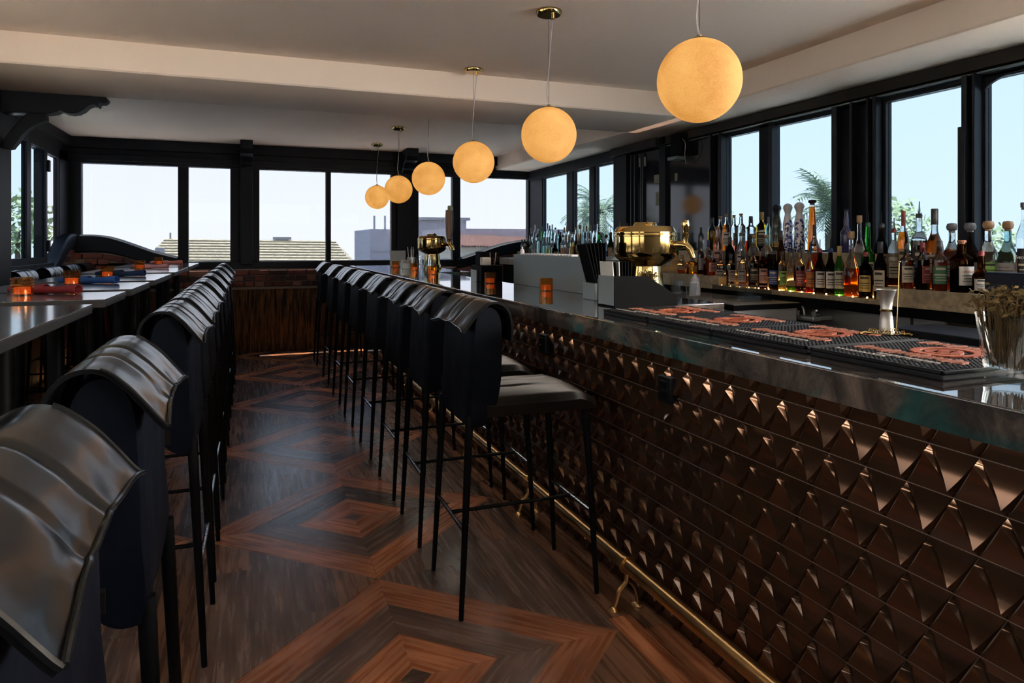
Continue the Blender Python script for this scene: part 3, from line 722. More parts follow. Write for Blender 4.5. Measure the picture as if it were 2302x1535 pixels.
# ------------------------------------------------------------------ the bar: carcass with tiles, slab, rail
XF = 1.35
BY0, BY1 = .12, 7.50
bar = thing('bar_counter', 'long bar front clad in bronze three-dimensional triangle tiles', 'bar counter', (0,0,0))
MB().box(XF+.002, 1.47, BY0, BY1, 0, .995).box(1.47, 1.76, 5.65, BY1, 0, .995).box(1.47, 1.78, 2.30, 2.76, 0, .995).build('carcass', M_BARBODY, bar)
MB().box(XF-.0005, XF+.004, BY0, BY1, 0, .995).build('grout', M_GROUT, bar)
TB, THH = .1068, .098
def tile_mesh(down):
    m = MB(); lv = (0, .25, .5, .75, 1.0); TP = .84; RM = .019
    g = .977
    L_, R_, OL, OR_ = [], [], [], []
    for s_ in lv:
        z = max(TP*THH*s_, .0013); hw = TB/2*(1-s_)*g + .0001; r = -(.0025 + RM*s_**2.1)
        L_.append((r, -hw, z)); R_.append((r, hw, z))
        zo = max(THH*s_, .0013); ho = TB/2*(1-s_)*g
        OL.append((0, -ho, zo)); OR_.append((0, ho, zo))
    vs = []; fs = []
    n = len(lv)
    vs = L_ + R_ + OL + OR_
    for i in range(n-1):
        fs.append((i, i+1, n+i+1, n+i))
        fs.append((2*n+i, 2*n+i+1, i+1, i)); fs.append((n+i, n+i+1, 3*n+i+1, 3*n+i))
    fs.append((0, n, 3*n, 2*n))
    if down: vs = [(v[0], v[1], -v[2]) for v in vs]
    m.add(vs, fs); me = m.mesh('tile', smooth=False, weld=.00012)
    me.polygons.foreach_set('use_smooth', [True]*len(me.polygons)); me.set_sharp_from_angle(angle=R(28))
    me.materials.append(M_TILE); return me
tile_me = (tile_mesh(False), tile_mesh(True))
spots = []
for j in range(-2, 10):
    zt = .877 - THH*j
    for k in range(-10, 62):
        yv = 1.139 + TB*(k + .5*(j % 2))
        yv2 = 1.139 + TB*(k + .5*((j+1) % 2))
        if BY0+.1 < yv < BY1-.06 and zt-THH > -.02 and zt < 1.03: spots.append((yv, zt-THH, 0))
        if BY0+.1 < yv2 < BY1-.06 and zt-THH > -.02 and zt < 1.03: spots.append((yv2, zt, 1))
def vis(s):
    y, z, d = s; D = XF*sT+y*cT; u = CX+F*(XF*cT-y*sT)/D; v = HY+F*(CAMH-z-(-.05 if d else .05))/D
    return u < 2302 and v < 1535
near = sorted([s for s in spots if vis(s) and s[1] < .985], key=lambda s: s[0])[:300]
ns = set(near)
for s in near:
    o = obj('tile', tile_me[s[2]], None, bar); o.location = (XF, s[0], s[1])
rest = MB()
for s in spots:
    if s in ns: continue
    me = tile_me[s[2]]
    rest.add([(v.co.x+XF, v.co.y+s[0], min(v.co.z+s[1], .996)) for v in me.vertices], [tuple(p.vertices) for p in me.polygons])
tag(rest.build('tile_field', M_TILE, bar), kind='stuff')
# power boxes on the tile front
for i, (px, py) in enumerate(((1221,772),(1497,875))):
    p = onX(px, py, XF-.02)
    t = thing('outlet_box', ('small black outlet box on the tiles behind the nearest stool', 'black outlet box on the tiles right of the nearest stool')[i], 'outlet', p, 0, 'outlets on the bar front')
    MB().box(-.008, .02, -.038, .038, -.045, .045).build('box', M_RUBBER, t, bevel=.004)
    MB().box(-.011, -.008, -.02, .02, .005, .03).box(-.011, -.008, -.02, .02, -.03, -.005).build('socket', M_LEG, t, bevel=.001, seg=1)
# slab
po = [(1.035,.0),(1.50,.0),(1.50,2.27),(1.80,2.27),(1.80,2.78),(1.50,2.78),(1.50,5.60),(1.785,5.60),(1.785,7.62),(1.035,7.62)]
slab = MB().prism(po, 'z', .999, 1.06).build('marble_counter', M_MARBLE, None, bevel=.003)
tag(slab, 'glossy dark marble bar top running the length of the bar', 'bar top')
led = MB().box(1.316, 1.326, .15, 7.4, .9925, .9985).build('led_strip', emission('led_white', (1.0,.90,.78), 22.0))
tag(led, 'white light strip under the overhang of the marble bar top', 'light strip')
# foot rail
t = thing('foot_rail', 'aged brass foot rail along the bottom of the tiled bar', 'foot rail', (0,0,0))
RX, RZ = 1.264, .152
MB().tube([(RX, .1, RZ), (RX, 3, RZ), (RX, 7.3, RZ)], .0255, 20).build('rail', M_RAIL, t, smooth=True)
bm_ = MB(); bm_.lathe([(.0268,-.008),(.0305,-.008),(.0315,0),(.0305,.008),(.0268,.008)], 20).xf(Matrix.Rotation(R(90), 4, 'X') )
bm_.v = [(x, y, z) for x, y, z in bm_.v]
bm_.tube(curve2([(0,0,-.024),(-.004,0,-.06),(-.03,0,-.085),(-.042,0,-.12),(-.05,0,-RZ+.012)], 5), [.009]*20+[.007], 8)
bm_.tube(curve2([(0,0,-.055),(.02,0,-.07),(.036,0,-.10),(.043,0,-RZ+.012)], 5), .0065, 8)
bm_.lathe([(.0005,-RZ+.013),(.014,-RZ+.011),(.022,-RZ+.004),(.022,-RZ)], 16, (-.054,0,0)); bm_.lathe([(.0005,-RZ+.013),(.014,-RZ+.011),(.022,-RZ+.004),(.022,-RZ)], 16, (.043,0,0))
br_me = bm_.mesh('bracket', smooth=True); br_me.materials.append(M_RAIL)
for k in range(7):
    o = obj('bracket', br_me, None, t); o.location = (RX, 1.21+.92*k, RZ)

# ------------------------------------------------------------------ on the bar top
ZB = 1.06
# rubber bar mats with raised script and ring emblem
def stroke(m, pts, w, z0, z1):
    for i in range(len(pts)-1):
        a, b = Vector(pts[i]), Vector(pts[i+1]); d = (b-a); 
        if d.length < 1e-5: continue
        n = Vector((-d.y, d.x)).normalized()*w
        m.prism([(a+n)[:2], (a-n)[:2], (b-n)[:2], (b+n)[:2]], 'z', z0, z1)
mat_y = [(1.785, 2.06), (1.48, 1.78), (1.148, 1.475), (.835, 1.143)]
nub = MB()
for i, (y0, y1) in enumerate(mat_y):
    t = thing('bar_mat', ('farthest rubber bar mat with orange lettering, beside the black menu caddy', 'second rubber bar mat from the menu caddy, with orange ring emblem', 'rubber bar mat with orange lettering under the strainer and jigger', 'nearest rubber bar mat with orange lettering beside the glass of dried stalks')[i], 'bar mat', (1.30, (y0+y1)/2, ZB), 0, 'rubber mats on the bar')
    hx, hy = .172, (y1-y0)/2-.003
    MB().box(-hx, hx, -hy, hy, 0, .011).build('base', M_RUBBER, t, bevel=.003)
    m = MB().box(-hx, hx, -hy, -hy+.006, .011, .0175).box(-hx, hx, hy-.006, hy, .011, .0175).box(-hx, -hx+.006, -hy, hy, .011, .0175).box(hx-.006, hx, -hy, hy, .011, .0175)
    m.build('rim', M_RUBBER, t, bevel=.0015, seg=1)
    m = MB(); nxs, nys = 30, 26
    for a in range(nxs):
        for b in range(nys):
            x = -hx+.012+(2*hx-.024)*a/(nxs-1); y = -hy+.012+(2*hy-.024)*b/(nys-1)
            m.box(x-.0030, x+.0030, y-.0030, y+.0030, .0108, .0172)
    tag(m.build('nub_field', M_RUBBER, t), kind='stuff')
    # emblem ring and letters, raised; mirrored orientation as the lettering runs from +y to -y
    m = MB(); zt = .0195
    for r0, r1 in ((.050,.066),):
        for k in range(40):
            a0, a1 = 2*PI*k/40, 2*PI*(k+1)/40
            e = .0035 if k % 2 else 0
            m.prism([(r0*math.cos(a0), r0*math.sin(a0)*.92), ((r1+e)*math.cos(a0), (r1+e)*math.sin(a0)*.92), ((r1+e)*math.cos(a1), (r1+e)*math.sin(a1)*.92), (r0*math.cos(a1), r0*math.sin(a1)*.92)], 'z', .012, zt)
    stroke(m, curve2([(-.038,.01),(-.02,.026),(.01,.02),(.034,.004),(.02,-.016),(-.008,-.028),(-.03,-.016),(-.038,.01)], 3), .0055, .012, zt)
    stroke(m, curve2([(.0,.02),(.012,.0),(-.004,-.02)], 3), .006, .012, zt); stroke(m, [(-.02,0),(.02,-.01)], .006, .012, zt)
    em = m.build('emblem', M_ORANGE, t); em.location = (.035, -.005, 0)
    m = MB()
    def script(x0, y0_, n, h, w):
        y = y0_
        for q in range(n):
            hh = h*(1.35 if q % 4 == 0 else .8)
            stroke(m, curve2([(x0-hh*.5, y+.006),(x0+hh*.5, y),(x0+hh*.35, y-.008),(x0-hh*.45, y-.010)], 3), w, .012, zt)
            y -= .0165
    script(-.058, .115, 14, .032, .0024); m.build('lettering', M_SALMON, t)
    m = MB(); script(.125, .105, 12, .034, .0024); m.build('lettering', M_SALMON, t)
    m = MB()
    for q in range(11): m.box(-.128, -.121, .118-.011*q, .125-.011*q, .012, .019)
    for q in range(12): m.box(-.110+.004*(q % 2), -.098, .03-.011*q, .038-.011*q, .012, .019)
    m.build('small_lettering', M_WHITERUB, t)

# beer towers
def tower(x, y, label, far):
    t = thing('beer_tower', label, 'beer tower', (x, y, ZB), 0, 'brass beer towers on the bar')
    pr = [(.0005,0),(.088,0),(.088,.030),(.084,.036),(.080,.042),(.076,.10),(.070,.143)]
    MB().lathe(pr, 48).build('column', M_BRASS, t, smooth=True)
    pr = [(.070,.143),(.075,.148),(.098,.158),(.124,.176),(.134,.19),(.1355,.205),(.1355,.270),(.139,.272),(.139,.276),(.1355,.278),(.1345,.285),(.137,.287),(.137,.291),(.132,.296),(.127,.308),(.116,.316),(.06,.318),(.0005,.318)]
    MB().lathe(pr, 64).build('drum', M_BRASS, t, smooth=True)
    MB().lathe([(.0005,.335),(.045,.334),(.05,.326),(.052,.318)], 32).build('lid', M_BRASS, t, smooth=True)
    ang = R(-52) if not far else R(-25)
    for k, da in enumerate(((0,) if not far else (-.35, 0, .35))):
        a = ang+da; d = Vector((math.cos(a), math.sin(a), 0))
        P = lambda r, z: tuple(d*r + Vector((0,0,z)))
        MB().tube([P(.125,.235), P(.165,.235), P(.185,.232), P(.20,.215), P(.212,.18)], [.019,.017,.016,.014,.011], 14).build('faucet', M_BRASS, t, smooth=True)
        MB().tube([P(.178,.225), P(.18,.262), P(.18,.285)], [.014,.011,.015], 12).build('collar', M_BRASS, t, smooth=True)
        if far:
            hm = (mat('tap_walnut', (.16,.07,.03), .5, var=(10,(.1,.045,.02),.3), vscale=(1,1,.2)), mat('tap_navy', (.01,.018,.03), .4, var=(10,(.014,.022,.035),.3)), mat('tap_green', (.03,.10,.03), .4, var=(14,(.5,.55,.5),.1)))[k]
            q = [(.016,.285),(.018,.32),(.024,.36),(.027,.50),(.024,.56),(.0005,.565)] if k != 2 else [(.014,.285),(.017,.32),(.022,.40),(.026,.60),(.020,.61),(.0005,.612)]
            h = MB().lathe(q, 16, (d.x*.18, d.y*.18, 0), power=4.0).build('tap_handle', hm, t, smooth=True)
        else:
            MB().lathe([(.008,.28),(.013,.30),(.018,.32),(.014,.34),(.0005,.343)], 16, (d.x*.18, d.y*.18, 0)).build('tap_knob', M_BRASS, t, smooth=True)
    MB().lathe([(.006,.318),(.006,.345),(.0005,.345)], 10, (.04,.05,0)).build('stopper', M_LEG, t, smooth=True)
    return t
tower(1.625, 2.585, 'large polished brass beer tower behind the black menu caddy', False)
tower(1.650, 6.41, 'distant polished brass beer tower with tall tap handles', True)

M_BOXGREY = mat('grey_acrylic', (.16,.19,.20), .3, var=(8,(.18,.21,.22),.3))
M_CARD = mat('menu_card', (.55,.55,.52), .7, var=(16,(.45,.45,.43),.3)); M_CARDB = mat('black_menu', (.003,.003,.0035), .6, spec=.04, var=(16,(.004,.004,.0045),.3))
M_NAPK = mat('paper_napkin', (.50,.47,.42), .8, var=(30,(.42,.39,.35),.3))
# stainless station and caddies behind the slab
t = thing('bar_station', 'grey metal splash panel rising behind the marble bar top', 'bar station', (0,0,0))
MB().box(1.49, 1.512, 2.80, 3.83, 1.06, 1.237).build('front_panel', M_STEELPANEL, t, bevel=.002)
MB().box(1.512, 1.66, 2.80, 3.83, 1.222, 1.236).build('shelf', M_STEELPANEL, t, bevel=.002)
MB().box(1.512, 1.66, 3.80, 3.828, .60, 1.222).build('end_panel', M_STEEL, t)
MB().box(1.512, 1.66, 2.81, 2.83, .60, 1.222).build('end_panel', M_CARDB, t)
m = MB()
for a in range(3):
    for b in range(18):
        m.box(1.53+.045*a, 1.565+.045*a, 3.12+.038*b, 3.145+.038*b, 1.236, 1.243)
tag(m.build('drain_mat', mat('white_plastic', (.62,.62,.64), .5, var=(20,(.52,.52,.55),.3)), t), kind='stuff')
M_WHITEPL = MATS['white_plastic']
# near caddy
t = thing('menu_caddy', 'black sloping menu caddy on the bar in front of the brass tower', 'caddy', (0,0,0), 0, 'caddies on the bar')
sp = [(1.285,ZB),(1.565,ZB),(1.565,ZB+.035),(1.43,ZB+.115),(1.285,ZB+.118)]
for y in (2.255, 2.385): MB().prism(sp, 'y', y, y+.006).build('side_panel', M_CARDB, t)
MB().box(1.285, 1.291, 2.261, 2.385, ZB, ZB+.118).build('end_panel', M_BOXGREY, t, bevel=.002)
MB().box(1.285, 1.565, 2.261, 2.385, ZB, ZB+.006).build('bottom', M_CARDB, t)
MB().box(1.37, 1.376, 2.261, 2.385, ZB+.006, ZB+.115).build('divider', M_CARDB, t)
for i in range(7):
    mm = (M_CARD, M_CARDB, M_CARD, M_CARDB, M_CARDB, M_CARDB, M_CARDB)[i]
    o = MB().box(-.0018, .0018, -.05, .05, 0, .165).build('menu_card', mm); o.location = (1.300+.0105*i, 2.322, ZB+.007); o.rotation_euler = (0, R(-5+i*1.2), 0)
    tag(o, ('pale menu card at the left end of the sloping black caddy','black menu card between two pale ones in the sloping caddy','second pale menu card in the sloping black caddy','first black menu behind the pale cards in the sloping caddy','second black menu behind the pale cards','third black menu behind the pale cards','rearmost black menu in the sloping caddy')[i], 'menu', 'menus in the near caddy')
# second caddy with leaning dark menus
t = thing('menu_box', 'small grey box of leaning black menus beside the metal panel', 'caddy', (1.40, 2.62, ZB), 0, 'caddies on the bar')
MB().box(-.035, .035, -.055, .055, 0, .072).build('holder', M_BOXGREY, t, bevel=.003)
for i in range(6):
    o = MB().box(-.0018, .0018, -.045, .045, 0, .17).build('leaning_menu', M_CARDB); o.location = (1.378+.009*i, 2.62, ZB+.028); o.rotation_euler = (0, R(-16+3.2*i), 0)
    o.location.z = ZB+.074
    tag(o, 'black menu leaning in the small grey box, %s from the left' % ('first','second','third','fourth','fifth','sixth')[i], 'menu', 'leaning black menus')
o = MB().box(-.04, .04, -.03, .03, 0, .10).build('napkin_stack', M_NAPK, None, bevel=.006); o.location = (1.38, 2.47, ZB)
tag(o, 'stack of white paper napkins between the caddies', 'napkins')
# far caddy
t = thing('straw_caddy', 'black napkin and straw caddy on the bar near the far metal panel end', 'caddy', (1.42, 4.12, ZB), 0, 'caddies on the bar')
MB().box(-.07, .07, -.10, .10, 0, .105).build('body', M_CARDB, t, bevel=.004)
MB().box(-.078, -.071, -.02, .095, 0, .075).build('front_plate', M_BOXGREY, t, bevel=.002)
MB().box(-.055, .0, -.085, -.02, .105, .155).build('napkin_pad', M_NAPK, t, bevel=.006)
for i in range(9):
    a = 2*PI*i/9; MB().tube([(.03+.018*math.cos(a), -.03+.018*math.sin(a), .1), (.035+.03*math.cos(a), -.03+.03*math.sin(a), .185)], .003, 6).build('straw', M_CORK if i % 2 else M_CARDB, t)
for i in range(5):
    MB().box(-.05+.012*i, -.047+.012*i, .0, .08, .1, .19).build('menu_sheet', M_CARDB, t)
# far end clutter
t = thing('menu_stand', 'white menu board standing at the far end of the bar', 'menu board', (1.44, 7.0, ZB))
MB().box(-.08, .08, -.005, .005, 0, .17).build('board', mat('matte_white', (.45,.5,.52), .6, var=(6,(.5,.55,.57),.3)), t); MB().box(-.08, .08, -.03, .03, 0, .008).build('foot', M_BOXGREY, t)
M_DRINK = glass('drinking_glass', (.90,.93,.95))
t = thing('straw_cup', 'metal cup of straws and stirrers at the far end of the bar', 'cup', (1.48, 6.55, ZB))
MB().lathe([(.0005,0),(.034,0),(.04,.11),(.037,.11),(.031,.004)], 20).build('cup', M_STEEL, t, smooth=True)
for i in range(10):
    a = 2*PI*i/10; MB().tube([(.02*math.cos(a), .02*math.sin(a), .01), (.036*math.cos(a), .036*math.sin(a), .17+.02*(i % 3))], .003, 6).build('straw', (M_CARDB, M_NAPK, M_STEEL)[i % 3], t)
t = thing('herb_box', 'small box of kraft sugar packets beside the straw cup', 'box', (1.40, 6.45, ZB))
MB().box(-.04, .04, -.04, .04, 0, .06).build('box', M_BOXGREY, t, bevel=.003)
for i in range(6): MB().box(-.035+.012*i, -.029+.012*i, -.034, .034, .01, .085+.004*(i % 2)).build('packet', M_NAPK, t)
gm = MB().lathe([(.0005,.003),(.030,.003),(.032,0),(.038,.09),(.0365,.09),(.0295,.006),(.0005,.006)], 20).mesh('tumbler', smooth=True); gm.materials.append(M_DRINK)
for i, (x, y, z) in enumerate(((1.50,6.25,0),(1.50,6.25,.045),(1.58,6.22,0),(1.58,6.22,.045),(1.56,6.15,0))):
    o = obj('tumbler', gm); o.location = (x, y, ZB+z)
    tag(o, 'clear tumbler in front of the distant brass tower, %s' % ('bottom of the left stack','top of the left stack','bottom of the right stack','top of the right stack','single one at the front')[i], 'glass', 'tumblers by the far tower')

# hobnail votives
M_AMBER = glass('amber_glass', (.99,.80,.46), .8); M_WAX = mat('amber_wax', (.60,.14,.03), .5, var=(20,(.5,.1,.02),.3), emit=((.9,.25,.04), .15))
M_BEAD = glass('amber_bead', (.99,.84,.6), .45)
VR, VH = .0315, .066
vb = MB().lathe([(.0005,0),(VR,0),(VR,VH),(VR-.003,VH),(VR-.003,.006),(.0005,.006)], 28).mesh('cup', smooth=True); vb.materials.append(M_AMBER)
vm = MB()
for r_ in range(6):
    for k in range(18):
        a = 2*PI*(k+.5*(r_ % 2))/18; vm.ball((VR*math.cos(a), VR*math.sin(a), .006+.0108*r_), .0052, 8, 5)
vbe = vm.mesh('hobnails', smooth=True); vbe.materials.append(M_BEAD)
vw = MB().lathe([(.0005,.006),(VR-.006,.006),(VR-.006,.030),(.0005,.031)], 20).mesh('candle', smooth=True); vw.materials.append(M_WAX)
def votive(x, y, z, label, group, s=1.0):
    t = thing('votive_candle', label, 'candle', (x, y, z), random.random(), group); t.scale = (s, s, s)
    obj('cup', vb, None, t); tag(obj('hobnails', vbe, None, t), kind='stuff'); obj('candle', vw, None, t)
for i, y in enumerate((3.18, 3.91, 5.20, 6.05, 6.78)):
    votive((1.415,1.368,1.34,1.392,1.372)[i], y, ZB, ('amber hobnail votive alone on the bar before the grey metal panel', 'amber hobnail votive beside the straw caddy on the bar', 'amber hobnail votive in front of the distant brass tower', 'amber hobnail votive by the tumblers on the bar', 'farthest amber hobnail votive on the bar, by the white board')[i], 'votives on the bar')
TV = [(50,664),(161,640),(241,623),(314,605),(357,594.5)]
tvp = [onZ(x, y, ZT) for x, y in TV]
for i, p in enumerate(tvp):
    votive(p[0], p[1], ZT, ('amber hobnail votive beside the red napkin', 'amber hobnail votive beside the bright blue napkin', 'amber hobnail votive beside the navy napkin', 'amber hobnail votive beside the lilac pink napkin', 'farthest table votive beside the salmon napkin')[i], 'votives on the tables', 1.12)
# rolled napkins
def roll(name, x, y, ang, L, r, m, label, z=ZT):
    mb = MB(); rows = []; n = 18
    for i in range(13):
        u = i/12; rr = r*(.75+.3*u)*(1+.06*math.sin(u*9)); cz = rr*.78
        rows.append([((u-.5)*L, rr*math.cos(2*PI*k/n)*(1.1+.08*mnoise.noise((u*3, k*.5, x))), cz*1.0+rr*.78*math.sin(2*PI*k/n)*(1+.10*mnoise.noise((u*4, k*.7, y)))) for k in range(n)])
    inner = [[(p[0]+(-.001 if j == 0 else .0), p[1]*.55, rows[-1][0][2]*0 + (p[2]-r*.8)*.55+r*.8) for p in rows[-1]] for j in range(1)]
    end = [(p[0]-.025, p[1]*.5, (p[2]-r*.8)*.5+r*.8) for p in rows[-1]]
    rim = [(p[0]+.002, p[1]*.86, (p[2]-r*.8)*.86+r*.8) for p in rows[-1]]
    mb.grid(rows+[rim, end], True); mb.f.append(tuple(range(n))); mb.f.append(tuple(len(mb.v)-n+k for k in range(n)))
    o = mb.build(name, m, None, smooth=True); o.location = (x, y, z+.001); o.rotation_euler = (0, 0, ang)
    return tag(o, label, 'napkin', 'rolled napkins on the tables')
def cloth(n, c, c2): return mat(n, c, .9, var=(8,c2,.3), spec=.2, bump=(120,.3,.002))
N_RED, N_BLUE, N_NAVY, N_LILAC, N_SALM = cloth('red_linen',(.13,.012,.014),(.09,.008,.01)), cloth('blue_linen',(.008,.045,.17),(.006,.03,.12)), cloth('navy_linen',(.006,.022,.07),(.005,.016,.05)), cloth('lilac_linen',(.50,.24,.27),(.4,.18,.2)), cloth('salmon_linen',(.55,.19,.16),(.45,.15,.12))
for i, (m1, nm) in enumerate(((N_RED,'red'),(N_BLUE,'bright blue'),(N_NAVY,'navy'),(N_LILAC,'lilac pink'),(N_SALM,'salmon'))):
    p = tvp[i]
    roll('napkin_roll', p[0]+.10, p[1]+.045+.02*i, R(-24+4*i), .21, .024, m1, '%s linen napkin roll, the longer one behind the votive' % nm)
    roll('napkin_roll', p[0]-.02, p[1]+.155+.02*i, R(-34+3*i), .18, .023, m1, '%s linen napkin roll, the shorter one tucked behind its twin' % nm)

# glass of dried stalks, tools on the mats
def stalk_glass(x, y, label, s=1.0, seed=3, handle=True):
    rnd = random.Random(seed)
    t = thing('stalk_glass', label, 'glass', (x, y, ZB), 0, 'glasses of dried stalks'); t.scale = (s, s, s)
    MB().lathe([(.0005,0),(.040,0),(.042,.004),(.040,.020),(.052,.112),(.0535,.118),(.051,.118),(.0375,.024),(.0005,.018)], 32).build('glass_body', glass('jar_glass', (.90,.92,.92)), t, smooth=True)
    if handle: MB().tube(curve2([(.050,.0,.10),(.075,0,.095),(.082,0,.06),(.068,0,.03),(.042,0,.022)], 5), .005, 8).build('handle', MATS['jar_glass'], t, smooth=True)
    MS = mat('dried_stalk', (.17,.10,.032), .8, var=(30,(.09,.052,.017),.3)); MF = mat('dried_flower', (.16,.11,.03), .9, var=(60,(.07,.045,.013),.25))
    m = MB(); f = MB()
    for k in range(90):
        a = rnd.uniform(0, 2*PI); r0 = rnd.uniform(0, .032); r1 = rnd.uniform(0, .058); b = a+rnd.uniform(-.6, .6); h = rnd.uniform(.125, .155)
        m.tube([(r0*math.cos(a), r0*math.sin(a), .024), ((r0+r1)*.5*math.cos((a+b)/2), (r0+r1)*.5*math.sin((a+b)/2), h*.55), (r1*math.cos(b), r1*math.sin(b), h)], .0011, 4, cap=False)
        for q in range(7):
            c = (r1*math.cos(b)+rnd.uniform(-.012,.012), r1*math.sin(b)+rnd.uniform(-.012,.012), h+rnd.uniform(-.02,.014))
            d = Vector((rnd.uniform(-1,1), rnd.uniform(-1,1), rnd.uniform(-.3,1))).normalized()*.007; n_ = d.orthogonal().normalized()*.0032; cc = Vector(c)
            f.add([tuple(cc-d), tuple(cc+n_), tuple(cc+d), tuple(cc-n_)], [(0,1,2,3)])
    tag(m.build('stalks', MS, t), kind='stuff'); tag(f.build('flower_heads', MF, t), kind='stuff')
stalk_glass(1.245, .80, 'glass mug packed with dried brown flower stalks at the right edge', 1.0, 3, True)
stalk_glass(1.555, 2.45, 'glass of dried brown stalks between the menu caddy and the brass tower', .78, 5, False)
p = onZ(1985, 748, ZB+.0175)
t = thing('jigger', 'steel double cone jigger standing on the third bar mat', 'jigger', (p[0]+.035, p[1]+.02, ZB+.0175))
MB().lathe([(.0005,.002),(.0165,.0),(.0175,.0),(.0155,.028),(.0125,.05),(.0135,.052),(.0135,.055),(.0125,.057),(.0165,.085),(.0225,.105),(.0232,.1055),(.0225,.1065),(.0155,.085),(.0115,.06),(.0005,.058)], 28).build('cones', M_STEEL, t, smooth=True)
MB().lathe([(.0128,.050),(.0150,.0515),(.0150,.0555),(.0128,.057)], 24).build('waist_ring', M_BRASS, t, smooth=True)
t = thing('cocktail_strainer', 'brass cocktail strainer lying flat in front of the jigger', 'strainer', (p[0]-.005, p[1]-.015, ZB+.0185))
MB().lathe([(.030,.0),(.041,.0),(.041,.0022),(.030,.0022),(.030,.0)], 32).build('disc_rim', M_BRASS, t)
MB().lathe([(.0005,.0),(.018,.0),(.018,.002),(.0005,.002)], 24).build('disc', M_BRASS, t)
m = MB(); pts = []
for k in range(140):
    a = 2*PI*k/140*.86; ph = 2*PI*k/5; pts.append(((.036+.004*math.cos(ph))*math.cos(a), (.036+.004*math.cos(ph))*math.sin(a), .0055+.004*math.sin(ph)))
m.tube(pts, .0006, 5); m.build('spring', M_BRASS, t, smooth=True)
MB().tube([(-.035,.005,.001), (-.062,.012,.004), (-.072,.015,-.0005)], [.0035,.003,.004], 8).build('prong', M_BRASS, t, smooth=True)
MB().tube([(.012,-.036,.001), (.016,-.050,.003), (.018,-.056,-.0005)], [.003,.003,.004], 8).build('prong', M_BRASS, t, smooth=True)
t = thing('bar_spoon', 'slender brass bar spoon standing upright at the jigger', 'spoon', (p[0]+.036, p[1]-.012, ZB+.0175))
MB().tube([(-.004,0,.0), (.0,0,.06), (.006,0,.175)], .0016, 8).build('shaft', M_BRASS, t, smooth=True); MB().ball((.006,0,.177), .0032).build('tip', M_BRASS, t, smooth=True)
# ------------------------------------------------------------------ back bar
bb = thing('back_bar', 'stepped pale wood bottle shelf running below the right windows', 'shelf unit', (0,0,0))
BYA, BYB = 1.1, 8.35
MB().box(3.10, 3.64, BYA, 4.85, .978, 1.005).build('lower_shelf', W_SHELF, bb, bevel=.002)
MB().box(3.215, 3.64, BYA, 4.85, 1.005, 1.07).build('middle_step', W_SHELF, bb, bevel=.002)
MB().box(3.375, 3.64, BYA, 4.85, 1.07, 1.245).build('upper_step', W_SHELF, bb, bevel=.002)
MB().box(3.105, 3.215, 3.98, 4.85, 1.005, 1.07).build('end_step', W_SHELF, bb, bevel=.002)
MB().box(3.105, 3.215, BYA, 2.68, 1.005, 1.07).build('end_step', W_SHELF, bb, bevel=.002)
MB().box(3.12, 3.64, BYA, 4.85, .925, .978).build('apron', M_CARDB, bb)
MB().box(3.05, 3.64, 4.85, BYB, 1.04, 1.12).build('far_lower_step', W_SHELF, bb, bevel=.002)
MB().box(3.30, 3.64, 4.85, BYB, 1.12, 1.20).build('far_upper_step', W_SHELF, bb, bevel=.002)
MB().box(3.10, 3.64, 4.85, BYB, 0, 1.04).build('far_cabinet', M_CARDB, bb)
MB().box(3.30, 3.64, BYA, 4.85, 0, .925).build('back_cabinet', M_CARDB, bb)
sp = thing('steel_backsplash', 'brushed steel splash panel under the bottle shelf', 'backsplash', (0,0,0))
for a, b in ((2.62,4.3),(2.42,2.60)): MB().box(3.275, 3.298, a, b, .45, .924).build('panel', M_STEEL, sp, bevel=.002)
MB().box(3.275, 3.298, 2.05, 2.40, .45, .924).build('panel', mat('brown_panel', (.06,.035,.02), .4, var=(6,(.05,.03,.018),.3)), sp, bevel=.002)
MB().lathe([(.0005,0),(.012,0),(.012,.003)], 16).xf(Matrix.Translation(onX(2033,708,3.272)) @ Matrix.Rotation(R(-90),4,'Y')).build('bolt_cap', M_LEG, sp)
for i, (px, py) in enumerate(((1678,670),(1707,690),(1697,668))):
    pp = onX(px, py, 3.273); o = MB().box(-.001, .001, -.04, .04, -.055, .055).build('care_notice', M_PAPER); o.location = pp
    tag(o, ('left paper notice on the steel splash panel', 'lower paper notice on the steel splash panel', 'middle paper notice on the steel splash panel')[i], 'notice', 'notices on the steel panel')
    o.location.x -= .0012*i
# light string along the front lip and concealed warm strip
ls = thing('light_string', 'string of tiny warm lights along the front lip of the bottle shelf', 'light string', (0,0,0))
MB().tube([(3.108, 2.70, 1.0075), (3.108, 4.0, 1.0075)], .0012, 5).build('wire', M_LEG, ls)
em = emission('warm_diode', (1.0,.55,.18), 30.0)
lm = MB().ball((0,0,0), .0042, 8, 6).mesh('bulb', smooth=True); lm.materials.append(em)
for k in range(14): o = obj('bulb', lm, None, ls); o.location = (3.108, 2.74+.093*k, 1.0105)
st = MB().box(3.206, 3.2135, 2.70, 3.96, 1.007, 1.013).build('warm_strip', emission('warm_strip', (1.0,.48,.13), 9.0)); tag(st, 'warm glowing strip behind the front row of bottles', 'light strip')
st = MB().box(3.366, 3.3735, 1.2, 4.8, 1.072, 1.078).build('glow_strip', emission('warm_strip2', (1.0,.48,.13), 5.0)); tag(st, 'warm glowing strip behind the middle row of bottles', 'light strip')

